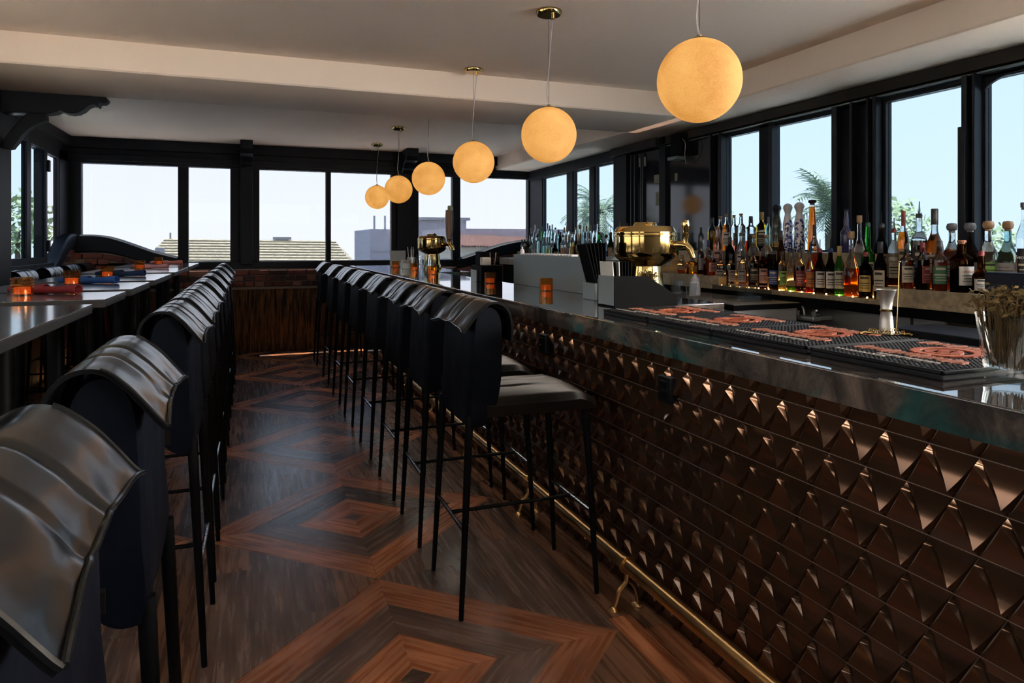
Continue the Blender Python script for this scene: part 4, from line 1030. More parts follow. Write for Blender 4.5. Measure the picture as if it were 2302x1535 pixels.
# ------------------------------------------------------------------ bottles
GC = {'clear': (.90,.93,.93), 'green': (.12,.55,.14), 'dkgreen': (.06,.20,.06), 'brown': (.20,.07,.02), 'dark': (.03,.025,.025), 'blue': (.06,.08,.30), 'frost': (.75,.80,.82), 'teal': (.5,.75,.75), 'pink': (.85,.6,.55)}
LC = {'amber': (.85,.36,.06), 'gold': (.92,.66,.12), 'red': (.75,.05,.04), 'orange': (.95,.25,.08), 'green': (.35,.75,.15), 'dkred': (.25,.03,.02), 'pink': (.9,.5,.4), 'cola': (.22,.09,.04), 'pale': (.93,.86,.6), 'black': (.03,.025,.03)}
CC = {'black': (.012,.012,.014), 'cork': None, 'red': (.20,.015,.012), 'blue': (.01,.03,.16), 'gold': (.35,.22,.06), 'white': (.5,.5,.5), 'wood': (.25,.14,.06), 'grey': (.12,.12,.13), 'green': (.02,.10,.03), 'navy': (.01,.012,.04), 'copper': (.35,.13,.06)}
LB = {'grey': (.24,.22,.22), 'cream': (.42,.37,.27), 'white': (.55,.53,.5), 'black': (.012,.012,.013), 'green': (.03,.13,.06), 'red': (.22,.03,.03), 'yellow': (.45,.30,.07), 'blue': (.03,.06,.22), 'pink': (.40,.22,.18), 'lime': (.22,.38,.08), 'tan': (.33,.22,.12), 'orange': (.40,.12,.02)}
PROF = {
 'std': ([(0,0),(.95,0),(1,.015),(1,.60),(.93,.66),(.62,.73),(.40,.78),(.35,.82),(.35,.93)], 2.0),
 'wine': ([(0,0),(.95,0),(1,.015),(1,.52),(.9,.61),(.58,.71),(.42,.79),(.38,.93)], 2.0),
 'square': ([(0,0),(.84,0),(.88,.015),(.88,.62),(.82,.665),(.52,.71),(.36,.75),(.34,.93)], 5.0),
 'squat': ([(0,0),(.75,0),(.86,.03),(1,.22),(.98,.42),(.82,.56),(.48,.66),(.34,.72),(.33,.86)], 2.6),
 'decanter': ([(0,0),(.90,0),(.97,.02),(1,.30),(.94,.42),(.62,.54),(.32,.66),(.29,.88)], 2.0),
 'cone': ([(0,0),(.97,0),(1,.02),(.95,.25),(.74,.60),(.55,.85),(.52,.90)], 2.0),
 'calabash': ([(0,0),(.85,0),(1,.05),(1,.22),(.86,.34),(.80,.40),(.92,.48),(.92,.57),(.70,.70),(.55,.765),(.52,.785)], 2.0),
 'bulb': ([(0,0),(.9,0),(.97,.02),(.97,.40),(.9,.47),(.46,.56),(.40,.62),(.44,.72),(.38,.78),(.30,.93)], 2.0),
}
def mk(kind, key, table, rough=.45):
    c = table[key]
    return mat(kind+'_'+key, c, rough, var=(25, tuple(v*.8 for v in c), .3))
ORDN = ['first','second','third','fourth','fifth','sixth','seventh','eighth','ninth','tenth','eleventh','twelfth','thirteenth','fourteenth','fifteenth','sixteenth','seventeenth','eighteenth','nineteenth','twentieth','twenty-first','twenty-second','twenty-third','twenty-fourth','twenty-fifth']
def bottle(px, top, w, X, zb_, kind, gc, lq, fill, cap, cc, lb, label, group, text=None, ceramic=None):
    pz = onX(px, top, X); D = X*sT+pz[1]*cT; Hh = pz[2]-zb_; Rr = w*D/F/2
    if cap == 'pour': Hb = Hh-.055
    else: Hb = Hh
    prof, pw = PROF[kind]; 
    t = thing('bottle', label, 'bottle', (X, pz[1], zb_), 0, group)
    face = math.atan2(-pz[1], -X)                       # label turned to the room
    t.rotation_euler = (0, 0, face + random.uniform(-.35,.35) + (PI/4 if pw > 3 and random.random() < .35 else 0))
    pr = [(max(r*Rr, .0004), z*Hb) for r, z in prof]
    if ceramic: gm_ = ceramic
    else: gm_ = solid_glass('bottle_'+gc, tuple(v**.75 for v in GC[gc]))
    MB().lathe(pr, 22 if Rr > .02 else 14, power=pw).build('glass_body' if not ceramic else 'body', gm_, t, smooth=True)
    nt_ = pr[-1]; 
    if lq and not ceramic:
        zf = fill*Hb; lp = []
        for i in range(len(pr)):
            r, z = pr[i]
            if z <= zf: lp.append((max(r*.93-.0008, .0003), z+.003 if i < 3 else z))
            else:
                r0, z0 = pr[i-1]; k = (zf-z0)/(z-z0); lp.append((max((r0+(r-r0)*k)*.93-.0008, .0003), zf)); break
        lp.append((.0003, lp[-1][1]))
        MB().lathe(lp, 18, power=pw).build('liquid', glass('liquid_'+lq, LC[lq], .3), t, smooth=True)
    nr, nz = nt_
    cm = M_CORK if cc == 'cork' else mk('cap', cc, CC)
    if cap == 'pour':
        MB().lathe([(nr*1.15,nz-.004),(nr*1.2,nz+.012),(nr*.8,nz+.02),(.0005,nz+.02)], 14).build('stopper', cm, t, smooth=True)
        MB().tube([(0,0,nz+.015),(.003,0,nz+.035),(.010,0,Hh)], [.004,.003,.0022], 8).build('pour_spout', M_STEEL if cc == 'grey' else M_LEG, t, smooth=True)
    elif cap == 'ball':
        MB().lathe([(nr*.95,nz-.002),(nr*1.0,nz+.008),(nr*1.5,nz+.012),(nr*1.75,(nz+Hh)/2+.004),(nr*1.4,Hh-.004),(.0005,Hh)], 18).build('stopper', cm, t, smooth=True)
    elif cap == 'bell':
        MB().lathe([(Rr*.52,nz-.002),(Rr*.60,nz+.012),(Rr*.86,nz+.035),(Rr*.90,nz+.040),(Rr*.86,nz+.043),(Rr*.84,nz+.052),(Rr*.62,Hh-.010),(Rr*.3,Hh-.002),(.0005,Hh)], 22).build('bell_cap', cm, t, smooth=True)
    elif cap == 'cork':
        MB().lathe([(nr*.92,nz-.004),(nr*.92,nz+.006),(nr*1.3,nz+.007),(nr*1.3,Hh-.002),(nr*1.1,Hh),(.0005,Hh)], 14).build('stopper', cm, t, smooth=True)
    else:
        MB().lathe([(nr*1.1,Hb*.80),(nr*1.16,Hb*.805),(nr*1.16,Hb-.003),(nr*1.0,Hb),(.0005,Hb)], 14).build('cap', cm, t, smooth=True)
    if lb:
        z0, z1 = {'calabash': (.1,.2), 'cone': (.08,.25), 'bulb': (.08,.36), 'squat': (.2,.42), 'decanter': (.1,.28)}.get(kind, (.14,.50))
        z0 *= Hb; z1 *= Hb
        def rad(z):
            for i in range(len(pr)-1):
                if pr[i][1] <= z <= pr[i+1][1] and pr[i+1][1] > pr[i][1]:
                    return pr[i][0]+(pr[i+1][0]-pr[i][0])*(z-pr[i][1])/(pr[i+1][1]-pr[i][1])
            return Rr
        zs = [z0+(z1-z0)*k/5 for k in range(6)]
        lo = MB().lathe([(rad(z)*1.012+.0005, z) for z in zs], 12, a0=-1.0, a1=1.0, power=pw).build('label_band', mk('label', lb, LB, .6), t, smooth=True)
        ink = mk('label', 'black' if lb not in ('black','blue','green','red') else 'cream', LB, .6)
        if Rr*2*F/D > 15:
            for (f0, f1, aw) in ((.78,.90,.6),(.48,.54,.75),(.34,.38,.6),(.2,.24,.7)):
                if text and f0 > .7: continue
                MB().lathe([(rad(z0+(z1-z0)*f0)*1.012+.0011, z0+(z1-z0)*f0), (rad(z0+(z1-z0)*f1)*1.012+.0011, z0+(z1-z0)*f1)], 6, a0=-aw, a1=aw, power=pw).build('print', ink, lo, smooth=True)
        if text:
            fc = bpy.data.curves.new('lettering', 'FONT'); fc.body = text[0]; fc.align_x = 'CENTER'; fc.align_y = 'CENTER'; fc.extrude = .0003
            fc.size = text[1]; fc.materials.append(mk('ink', text[2], dict(LB, **{'cream': (.5,.45,.33)}), .6))
            tmp = bpy.data.objects.new('tmp', fc); C.objects.link(tmp); bpy.context.view_layer.update()
            tme = bpy.data.meshes.new_from_object(tmp.evaluated_get(bpy.context.evaluated_depsgraph_get())); bpy.data.objects.remove(tmp)
            fo = obj('lettering', tme, None, lo)
            fo.location = (rad((z0+z1)/2)*1.03+.002, 0, z0+(z1-z0)*.72); fo.rotation_euler = (R(90), 0, R(90))
    return t
M_TALAVERA = None
def talavera():
    m = bpy.data.materials.new('white_blue_ceramic'); m.use_nodes = True; t = m.node_tree; b = t.nodes['Principled BSDF']; b.inputs['Roughness'].default_value = .15
    tcn = t.nodes.new('ShaderNodeTexCoord'); v = t.nodes.new('ShaderNodeTexVoronoi'); v.inputs['Scale'].default_value = 70
    w = t.nodes.new('ShaderNodeTexWave'); w.inputs['Scale'].default_value = 6; w.inputs['Distortion'].default_value = 7; w.inputs['Detail'].default_value = 1
    t.links.new(tcn.outputs['Object'], v.inputs['Vector']); t.links.new(tcn.outputs['Object'], w.inputs['Vector'])
    mu = t.nodes.new('ShaderNodeMath'); mu.operation = 'MULTIPLY'; lt = t.nodes.new('ShaderNodeMath'); lt.operation = 'LESS_THAN'; lt.inputs[1].default_value = .55; t.links.new(v.outputs['Distance'], lt.inputs[0])
    gt = t.nodes.new('ShaderNodeMath'); gt.operation = 'GREATER_THAN'; gt.inputs[1].default_value = .66; t.links.new(w.outputs['Fac'], gt.inputs[0])
    t.links.new(lt.outputs[0], mu.inputs[0]); t.links.new(gt.outputs[0], mu.inputs[1])
    mx = t.nodes.new('ShaderNodeMix'); mx.data_type = 'RGBA'; mx.inputs[6].default_value = (.55,.55,.58,1); mx.inputs[7].default_value = (.02,.035,.20,1)
    t.links.new(mu.outputs[0], mx.inputs[0]); t.links.new(mx.outputs[2], b.inputs['Base Color']); return m
CER_W = talavera(); CER_D = mat('dark_blue_ceramic', (.012,.012,.05), .25, var=(20,(.02,.02,.08),.3)); CER_G = mat('green_black_ceramic', (.012,.02,.02), .2, var=(6,(.04,.05,.02),.2))
G = 'bottles on the back bar'
def row(items, X, zb_, where):
    items = sorted(items, key=lambda q: q[0]); n = len(items)
    for i, q in enumerate(items):
        px, top, w, kind, gc, lq, fill, cap, cc, lb, desc = q[:11]
        kw = q[11] if len(q) > 11 else {}
        bottle(px, top, w, kw.pop('X', X), zb_, kind, gc, lq, fill, cap, cc, lb, '%s, %s from left %s' % (desc, ORDN[i], where), G, **kw)
row([(1533,572,20,'squat','clear','amber',.42,'cork','cork','tan','squat clear bottle of amber spirit'),
     (1556,577,24,'square','clear','gold',.6,'cap','wood','yellow','square bottle with yellow label'),
     (1575,542,15,'std','clear','dkred',.7,'cap','black','grey','tall dark red bottle'),
     (1595,562,25,'square','clear','amber',.6,'cap','black','pink','square amber bottle with pinkish label')], 3.16, 1.07, 'on the raised step beside the tower')
row([(1620,571,19,'square','clear','cola',.62,'cap','black','grey','dark amber bottle with grey label'),
     (1643,571,19,'square','clear','cola',.62,'cap','black','grey','dark amber bottle with light grey label'),
     (1670,566,20,'std','clear','amber',.5,'cap','black','grey','rounded amber bottle with tall grey label'),
     (1693,556,21,'std','clear','cola',.6,'cap','black','black','brown bottle with black patterned label'),
     (1715,558,20,'std','brown','dkred',.6,'cap','black','pink','dark red bottle with pinkish label'),
     (1740,545,22,'std','dark',None,0,'pour','black','blue','dark bottle with orange and blue label'),
     (1759,546,18,'std','clear','pale',.3,'pour','black','lime','clear bottle with lime green label'),
     (1780,540,21,'wine','clear','green',.13,'pour','black',None,'ribbed clear bottle with green foot'),
     (1799,540,21,'std','clear','dkred',.6,'pour','black','red','dark red bitters bottle',{'text':('CAMPARI',.013,'white')}),
     (1820,542,22,'wine','clear','red',.55,'pour','black','orange','bright red aperitif bottle with orange label',{'text':('APEROL',.014,'yellow')}),
     (1843,538,23,'wine','dark',None,0,'pour','red','white','dark bottle with white ring label, red neck'),
     (1867,537,23,'wine','dark',None,0,'pour','blue','white','dark bottle with white ring label, blue neck'),
     (1887,553,22,'wine','green','pale',.5,'cap','gold','cream','green vermouth bottle with cream label'),
     (1914,520,33,'decanter','clear','amber',.42,'cork','cork',None,'wide amber decanter with black neck band'),
     (1946,545,28,'std','dark',None,0,'pour','red','yellow','dark bottle with yellow label and red collar'),
     (1979,543,26,'wine','dark',None,0,'cap','black','cream','black bottle with long cream label')], 3.16, 1.005, 'in the front row')
row([(2038,547,27,'square','clear','amber',.62,'cap','black','cream','square amber bottle with cream label'),
     (2074,545,27,'square','clear','cola',.62,'cap','red','red','square amber bottle with red label'),
     (2112,541,31,'square','clear','amber',.62,'cap','black','green','square amber bottle with green label'),
     (2162,540,42,'square','brown','cola',.5,'cork','copper','white','broad dark brown bottle with white label',{'text':('COINTREAU',.014,'orange')}),
     (2206,540,36,'bulb','brown','dkred',.5,'pour','red','white','dark red cognac shaped bottle with white label')], 3.16, 1.07, 'on the right step')
row([(1592,540,15,'std','clear','pale',.5,'cap','blue','cream','small clear bottle with blue stopper'),
     (1614,508,20,'std','pink',None,0,'cork','cork','pink','pinkish bottle with cork'),
     (1641,533,20,'std','dark',None,0,'cap','black',None,'black bottle with orange shoulder'),
     (1666,505,20,'std','clear',None,0,'pour','black','white','clear bottle with black pourer and white label'),
     (1695,528,23,'std','clear','cola',.5,'cork','cork',None,'clear bottle of dark spirit with cork'),
     (1724,528,25,'std','clear','cola',.55,'cork','cork',None,'broad shouldered bottle of dark spirit with cork'),
     (1756,518,17,'wine','brown',None,0,'cap','black',None,'slim brown bottle with black neck'),
     (1831,505,19,'std','clear','orange',.5,'cap','black',None,'clear bottle of orange spirit'),
     (1932,484,30,'decanter','clear','pink',.2,'cork','cork','grey','wide clear decanter with pale label',{'X':3.335}),
     (1951,476,28,'bulb','green',None,0,'pour','green','cream','bright green gin bottle with pourer',{'X':3.255}),
     (1981,478,30,'wine','dark',None,0,'pour','black','tan','black cream liqueur bottle with pourer'),
     (2010,490,25,'std','clear','cola',.4,'pour','red','cream','whisky bottle with red pourer',{'text':("Maker's\nMark",.014,'black')}),
     (2031,474,22,'std','clear','amber',.72,'cap','red','tan','amber whisky bottle with dripping red wax cap'),
     (2066,453,34,'square','clear','black',.62,'pour','black','black','large black label whiskey bottle with pourer'),
     (2101,469,38,'squat','clear','amber',.68,'cap','black','tan','round shouldered amber whiskey bottle with black cap'),
     (2140,501,40,'squat','clear','amber',.6,'ball','grey','grey','squat amber tequila bottle with grey knob'),
     (2181,500,41,'squat','dark',None,0,'ball','grey','grey','squat dark tequila bottle with grey knob'),
     (2222,496,41,'squat','clear',None,0,'ball','wood','lime','squat clear bottle with wooden knob, green leaf'),
     (2266,496,40,'squat','teal',None,0,'ball','wood','grey','squat pale blue bottle with wooden knob',{'text':('Don Julio',.011,'black')}),
     (2302,455,30,'std','clear',None,0,'cork','grey','black','tall clear bottle with black diamond label',{'text':('VECINOS',.014,'white')})], 3.295, 1.07, 'in the middle row')
row([(1540,505,13,'std','dark',None,0,'cap','black',None,'slim dark bottle'),
     (1576,511,13,'std','clear',None,0,'cap','black',None,'slim clear bottle'),
     (1601,489,19,'std','clear','gold',.6,'cap','black',None,'clear bottle of golden spirit'),
     (1619,486,15,'std','clear',None,0,'cork','cork',None,'empty looking clear bottle with cork'),
     (1633,481,17,'std','clear','amber',.7,'cork','cork','white','amber bottle with white label'),
     (1650,483,17,'square','clear','pink',.3,'cork','cork','grey','square clear bottle with lilac label'),
     (1666,480,19,'square','clear',None,0,'cork','cork','grey','square clear bottle with cork and lilac label'),
     (1688,486,22,'square','clear','amber',.3,'cap','black','black','square bottle with slanted black label'),
     (1712,477,26,'square','clear','gold',.8,'cap','gold','black','square gold bottle with slanted black label'),
     (1727,487,13,'std','teal',None,0,'cap','grey',None,'small teal bottle'),
     (1746,458,23,'calabash','clear',None,0,'bell','black','yellow','gourd shaped black and yellow ceramic bottle',{'ceramic':CER_G}),
     (1771,457,23,'calabash','clear',None,0,'bell','white',None,'gourd shaped white and blue ceramic bottle, the shorter',{'ceramic':CER_W}),
     (1797,454,25,'calabash','clear',None,0,'bell','white',None,'gourd shaped white and blue ceramic bottle, the taller',{'ceramic':CER_W}),
     (1826,448,20,'cone','clear','amber',.86,'ball','black',None,'tall tapering amber bottle with black knob'),
     (1903,469,27,'bulb','blue',None,0,'ball','navy',None,'dark blue ceramic bottle against the window post',{'ceramic':CER_D})], 3.455, 1.245, 'in the top row')
def z4(l): return [(1120+q[0]*.1216, 460+q[1]*.1216, q[2]*.1216*1.15)+tuple(q[3:]) for q in l]
W1 = 'in the far corner, front'
row(z4([(440,640,60,'wine','clear','red',.6,'cap','black',None,'small red syrup bottle'),(490,640,60,'std','clear','red',.5,'cap','black',None,'red syrup bottle with black cap'),
     (550,640,75,'std','brown','red',.4,'cap','black','black','dark bottle of red syrup'),(610,680,70,'std','teal',None,0,'cap','black',None,'small teal bottle'),
     (655,540,100,'wine','frost',None,0,'pour','grey','white','white frosted bottle with pourer'),(765,480,95,'std','frost',None,0,'cap','grey',None,'tall frosted bottle'),
     (850,600,80,'std','teal',None,0,'cap','grey',None,'pale blue bottle'),(905,600,75,'std','clear','pale',.5,'cap','grey',None,'clear bottle of pale spirit'),(945,590,75,'std','clear','pale',.6,'cap','grey',None,'clear bottle of straw coloured spirit'),
     (1000,540,80,'std','clear',None,0,'pour','black',None,'clear bottle with black pourer'),(1048,620,90,'square','dark',None,0,'pour','black','tan','black square bottle'),
     (1195,470,95,'std','clear','pink',.5,'pour','black','cream','pale bottle with black pourer'),(1250,560,80,'std','clear',None,0,'cap','white','pink','clear bottle with pink label'),
     (1312,570,90,'wine','frost',None,0,'cap','gold',None,'frosted bottle with gold cap'),(1375,500,80,'std','clear','pale',.6,'cork','cork','yellow','clear bottle with cork and yellow label'),
     (1440,550,75,'wine','brown','amber',.6,'cap','black',None,'brown bottle'),(1495,590,100,'square','clear','pale',.5,'cap','white','tan','square bottle with tan label'),
     (1612,520,80,'square','clear','gold',.4,'cap','blue','white','square bottle with blue cap'),(1692,520,80,'square','clear','gold',.3,'cap','blue','white','square clear bottle with blue cap'),
     (1772,600,85,'square','clear',None,0,'cap','black','white','square clear bottle with black cap'),(1860,400,95,'wine','green','green',.4,'pour','black','pink','bright green bottle with pourer'),
     (1935,700,90,'squat','brown','cola',.5,'ball','black','white','small squat dark bottle'),(1995,550,90,'squat','clear',None,0,'ball','black','blue','squat clear bottle with blue neck'),
     (2080,400,105,'wine','dkgreen',None,0,'pour','black','tan','dark green bottle with tan label and pourer'),(2135,690,70,'std','clear','amber',.5,'cap','black','grey','amber bottle')]), 3.18, 1.12, W1)
W2 = 'in the far corner, back'
row(z4([(605,430,55,'std','clear',None,0,'cap','grey',None,'tall clear bottle'),(682,370,60,'std','clear',None,0,'cap','white',None,'slim clear bottle with white cap'),(735,450,80,'std','frost',None,0,'cap','white',None,'frosted bottle with white cap'),
     (810,400,55,'wine','green',None,0,'cap','green',None,'slim green bottle'),(867,400,70,'std','teal',None,0,'cap','blue',None,'pale bottle with blue cap'),(915,345,60,'std','clear',None,0,'cap','grey',None,'clear bottle with steel cap'),
     (952,385,60,'std','clear',None,0,'cap','black',None,'clear bottle with black cap'),(1000,365,60,'std','teal',None,0,'cap','white',None,'pale teal bottle'),(1058,420,70,'std','clear',None,0,'ball','black',None,'clear bottle with black knob'),
     (1115,465,70,'std','teal',None,0,'cap','black',None,'teal bottle with black cap'),(1150,500,65,'wine','dark',None,0,'cap','black',None,'black wine bottle'),(1222,420,60,'std','clear',None,0,'cap','wood',None,'clear bottle with brown cap'),
     (1272,400,60,'std','clear',None,0,'cap','wood',None,'clear bottle with dark brown cap'),(1315,390,65,'std','clear',None,0,'cap','navy',None,'clear bottle with navy cap'),(1430,425,60,'std','clear','gold',.4,'cork','gold',None,'clear bottle with gold stopper'),
     (1512,378,105,'squat','clear','amber',.7,'cork','cork',None,'round amber bottle with cork'),(1575,400,60,'std','teal',None,0,'cap','white',None,'pale green bottle'),(1635,390,60,'std','clear',None,0,'cap','wood',None,'clear bottle with wooden cap'),
     (1708,380,60,'std','clear','pale',.4,'cap','wood',None,'pale bottle with dark cap'),(1775,370,70,'std','clear',None,0,'cap','blue','white','clear bottle with tall blue cap'),(1836,310,60,'std','clear',None,0,'cork','cork',None,'tallest clear bottle with cork'),
     (1905,540,60,'std','teal',None,0,'cap','green',None,'pale bottle with green cap'),(2255,320,60,'std','brown',None,0,'cap','wood',None,'brown bottle'),(2390,340,60,'std','red' if False else 'brown',None,0,'cap','red',None,'red capped')]), 3.42, 1.20, W2)
o = MB().lathe([(.0005,0),(.013,0),(.0135,.02),(.010,.03),(.005,.034),(.005,.045),(.0005,.046)], 16).build('dropper_bottle', M_WHITEPL, None, smooth=True); o.location = (1.53, 3.79, 1.2365)
tag(o, 'tiny white plastic bottle on the corner of the metal panel', 'bottle')

# ------------------------------------------------------------------ behind the bar: faucet, drainboard, bin, screen
fp = [onX(x, y, 3.13) for x, y in ((1808,712),(1806,694),(1796,684.5),(1780,683.5),(1728,683),(1726,676),(1725,667),(1717,659),(1696,655),(1687,657),(1683.5,663),(1683,669))]
t = thing('sink_faucet', 'wall mounted steel sink faucet with a long swivel spout', 'faucet', (0,0,0))
MB().tube(curve2(fp, 5), .0085, 12).build('spout', M_STEEL, t, smooth=True)
c = onX(1808, 712, 3.13)
MB().box(3.10, 3.17, c[1]-.10, c[1]+.08, c[2]-.022, c[2]+.012).build('body', M_STEEL, t, bevel=.012, seg=3)
MB().box(3.16, 3.276, c[1]-.075, c[1]-.035, c[2]-.018, c[2]+.012).box(3.16, 3.276, c[1]+.02, c[1]+.06, c[2]-.018, c[2]+.012).build('wall_inlet', M_STEEL, t, bevel=.005)
for dy, s_ in ((-.075, -1), (.055, 1)):
    h = MB().tube([(3.13, c[1]+dy, c[2]+.01), (3.13, c[1]+dy, c[2]+.035)], [.012,.015], 12).tube([(3.13, c[1]+dy, c[2]+.04), (3.10, c[1]+dy+s_*.05, c[2]+.05)], [.009,.006], 10).build('lever', M_STEEL, t, smooth=True)
t = thing('drainboard', 'black edged drainboard behind the bar mats', 'drainboard', (0,0,0))
MB().box(2.60, 3.10, 3.20, 4.25, .915, .945).build('tray', M_CARDB, t, bevel=.004)
MB().box(2.61, 3.09, 3.21, 4.24, .945, .948).build('mat', mat('tan_mesh', (.20,.17,.12), .7, var=(90,(.08,.065,.045),.12)), t)
MB().box(2.62, 3.08, 3.22, 4.23, .3, .915).build('cabinet', M_STEEL, t)
t = thing('squeeze_bottle', 'white squeeze bottle standing on the drainboard', 'bottle', (2.86, 3.92, .948))
MB().lathe([(.0005,0),(.036,0),(.037,.008),(.037,.05),(.034,.055),(.034,.085),(.028,.095)], 24).build('body', M_WHITEPL, t, smooth=True); MB().lathe([(.028,.092),(.030,.094),(.030,.112),(.018,.12),(.006,.145),(.0005,.146)], 20).build('nozzle', M_WHITEPL, t, smooth=True)
for i, (x, y) in enumerate(((2.80,4.05),(2.72,4.12),(2.78,3.85),(2.88,4.14))):
    o = obj('tumbler', gm); o.location = (x, y, .948)
    tag(o, 'empty rocks glass on the drainboard, %s of four' % ('second from the left','leftmost and nearest','rightmost','leftmost and rearmost')[i], 'glass', 'glasses on the drainboard')
t = thing('clear_bin', 'clear plastic storage bin on the drainboard', 'bin', (2.92, 3.52, .948))
m = MB().box(-.10,.10,-.16,.16,0,.004)
m.box(-.10,-.097,-.16,.16,0,.085).box(.097,.10,-.16,.16,0,.085).box(-.10,.10,-.16,-.157,0,.085).box(-.10,.10,.157,.16,0,.085); m.build('bin_body', glass('clear_plastic', (.82,.84,.84)), t)
MB().box(-.104,.104,-.164,.164,.085,.090).box(-.06,.06,-.1,.1,.0851,.0899).build('rim', MATS['clear_plastic'], t)
t = thing('ice_bin', 'black plastic bin below the shelf near the right edge', 'bin', (2.78, 2.00, .40))
MB().prism([(-.17,0),(.17,0),(.21,.52),(-.21,.52)], 'x', -.14, .14).build('body', M_CARDB, t, bevel=.01)
MB().box(-.16, .16, -.22, .22, .50, .535).build('rim', M_RUBBER, t, bevel=.006)
MB().box(-.12, .12, -.15, .15, -.40, 0).build('stand', M_CARDB, t)
t = thing('order_screen', 'dark blue back of an order screen at the right edge', 'screen', (2.55, 1.40, 0))
MB().box(-.016, .016, -.33, .325, 1.035, 1.197).build('housing', mat('navy_plastic', (.0025,.005,.013), .5, spec=.2, var=(5,(.007,.012,.028),.3)), t, bevel=.008)
MB().box(.016, .05, -.05, .05, .96, 1.12).build('stand', M_CARDB, t, bevel=.004); MB().box(-.06, .12, -.10, .10, .90, .96).build('foot', M_CARDB, t, bevel=.006)
MB().box(-.10, .30, -.35, .35, 0, .90).build('cabinet', M_CARDB, t)
# security camera on the doorway
t = thing('wall_speaker', 'black speaker and bracket under the right soffit', 'speaker', onX(1530, 340, 3.60))
MB().box(-.05, .05, -.09, .09, -.04, .16).build('housing', M_CARDB, t, bevel=.012); MB().box(-.06, .04, -.02, .12, -.075, -.045).build('bracket', M_STEELPANEL, t, bevel=.004)
MB().tube(curve2([(-.04,-.08,.1),(-.05,-.14,.05),(-.04,-.12,-.05),(.0,-.08,-.12)], 5), .003, 6).build('cable', M_WHITERUB, t, smooth=True)


# low warm uplights at the foot of the left wall
up_me = MB().lathe([(.0005,.012),(.020,.012),(.020,.0125)], 16).mesh('lens'); up_me.materials.append(emission('uplight_lens', (1.0,.60,.25), 45.0))
ring_me = MB().lathe([(.021,.0),(.030,.0),(.030,.011),(.021,.013),(.021,.0)], 20).mesh('bezel', smooth=True); ring_me.materials.append(M_STEEL)
for i, y in enumerate((4.9, 6.3, 7.6, 8.5)):
    t = thing('floor_uplight', 'small warm uplight at the foot of the left wall, %s from the far corner' % ('fourth','third','second','first')[i], 'light', (-1.72, y, 0), 0, 'uplights along the left wall')
    obj('lens', up_me, None, t); obj('bezel', ring_me, None, t)
# ------------------------------------------------------------------ outside
M_GROUND = mat('hazy_ground', (0.224,0.251,0.264), .9, var=(.02,(0.198,0.238,0.264),.3))
g = MB().box(-220, 220, -60, 320, -6.2, -6.0).build('ground', M_GROUND); tag(g, 'hazy pale ground and sea beyond the windows', 'ground', kind='structure')
M_REFLECTOR = mat('pale_terrace', (0.475,0.462,0.436), .9, var=(1.5,(0.436,0.422,0.396),.3))  # for slabs out of view, added to bounce sunlight up to the ceiling
for i, (x0, x1, y0, y1) in enumerate(((XL-3, XR+4, YF+.35, YF+4.5), (XR+.35, XR+3.2, YB-1, YF+.35), (XL-3.2, XL-.35, YB-1, YF+.35))):
    o = MB().box(x0, x1, y0, y1, .30, .42).build('terrace', M_REFLECTOR); tag(o, ('pale terrace added outside the far windows', 'pale terrace added outside the back bar windows', 'pale terrace added outside the left windows')[i], 'terrace', kind='structure')
M_SHINGLE = mat('cream_shingle', (0.304,0.277,0.198), .9, var=(3,(0.264,0.238,0.172),.3)); M_STUCCO = mat('pale_stucco', (0.277,0.284,0.304), .9, var=(2,(0.251,0.257,0.284),.3))
M_STUCCO2 = mat('lilac_stucco', (0.304,0.304,0.356), .9, var=(2,(0.277,0.277,0.330),.3)); M_CREAM = mat('cream_wall', (0.515,0.475,0.409), .9, var=(2,(0.475,0.436,0.376),.3)); M_TERRA = mat('terracotta', (0.436,0.277,0.224), .85, var=(9,(0.475,0.356,0.310),.2))
# house with a shingled roof
t = thing('shingle_house', 'low house with a pale cream shingled roof outside the far windows', 'house', (0,0,0))
YH = 24.0
a, b = onY(352, 575, YH), onY(772, 582, YH); ra, rb = onY(372, 536.5, YH+3.2), onY(752, 541, YH+3.2)
nst = 9; m = MB()
ea, eb = Vector((a[0]-.3, YH, a[2]-.25)), Vector((b[0]+.3, YH, b[2]-.2)); ra, rb = Vector(ra), Vector(rb)
for k in range(nst):
    p0, p1 = k/nst, (k+1)/nst
    A0, A1 = ea.lerp(ra, p0), ea.lerp(ra, p1); B0, B1 = eb.lerp(rb, p0), eb.lerp(rb, p1); up = Vector((0,0,.05))
    m.add([A0+up, B0+up, B1, A1, A0, B0], [(0,1,2,3), (4,5,1,0)])
m.build('roof_front', M_SHINGLE, t)
m = MB().add([ra, rb, rb+Vector((2,4,-1.6)), ra+Vector((-2,4,-1.6))], [(0,1,2,3)]); m.add([eb, rb, rb+Vector((2,4,-1.6))], [(0,1,2)]); m.add([ea, ra, ra+Vector((-2,4,-1.6))], [(0,1,2)]); m.build('roof_rear', M_SHINGLE, t)
MB().box(ea.x+.5, eb.x-.5, YH+.4, YH+6, -6, ea.z-.05).build('wall', M_CREAM, t); MB().box(ea.x, eb.x, YH-.06, YH, ea.z-.14, ea.z).build('gutter', mat('white_gutter', (.6,.6,.6), .6, var=(4,(.55,.55,.55),.3)), t)
v = onY(634, 540, YH+3.2); MB().box(v[0]-.22, v[0]+.22, YH+3.0, YH+3.4, v[2]-.25, v[2]+.02).box(v[0]-.32, v[0]+.32, YH+2.95, YH+3.45, v[2]+.02, v[2]+.12).build('roof_vent', M_STUCCO, t)
v = onY(383, 537, YH+3.2); MB().tube([(v[0], v[1], v[2]-.3), (v[0], v[1], v[2]+.22)], .03, 8).build('vent_pipe', M_STUCCO, t)
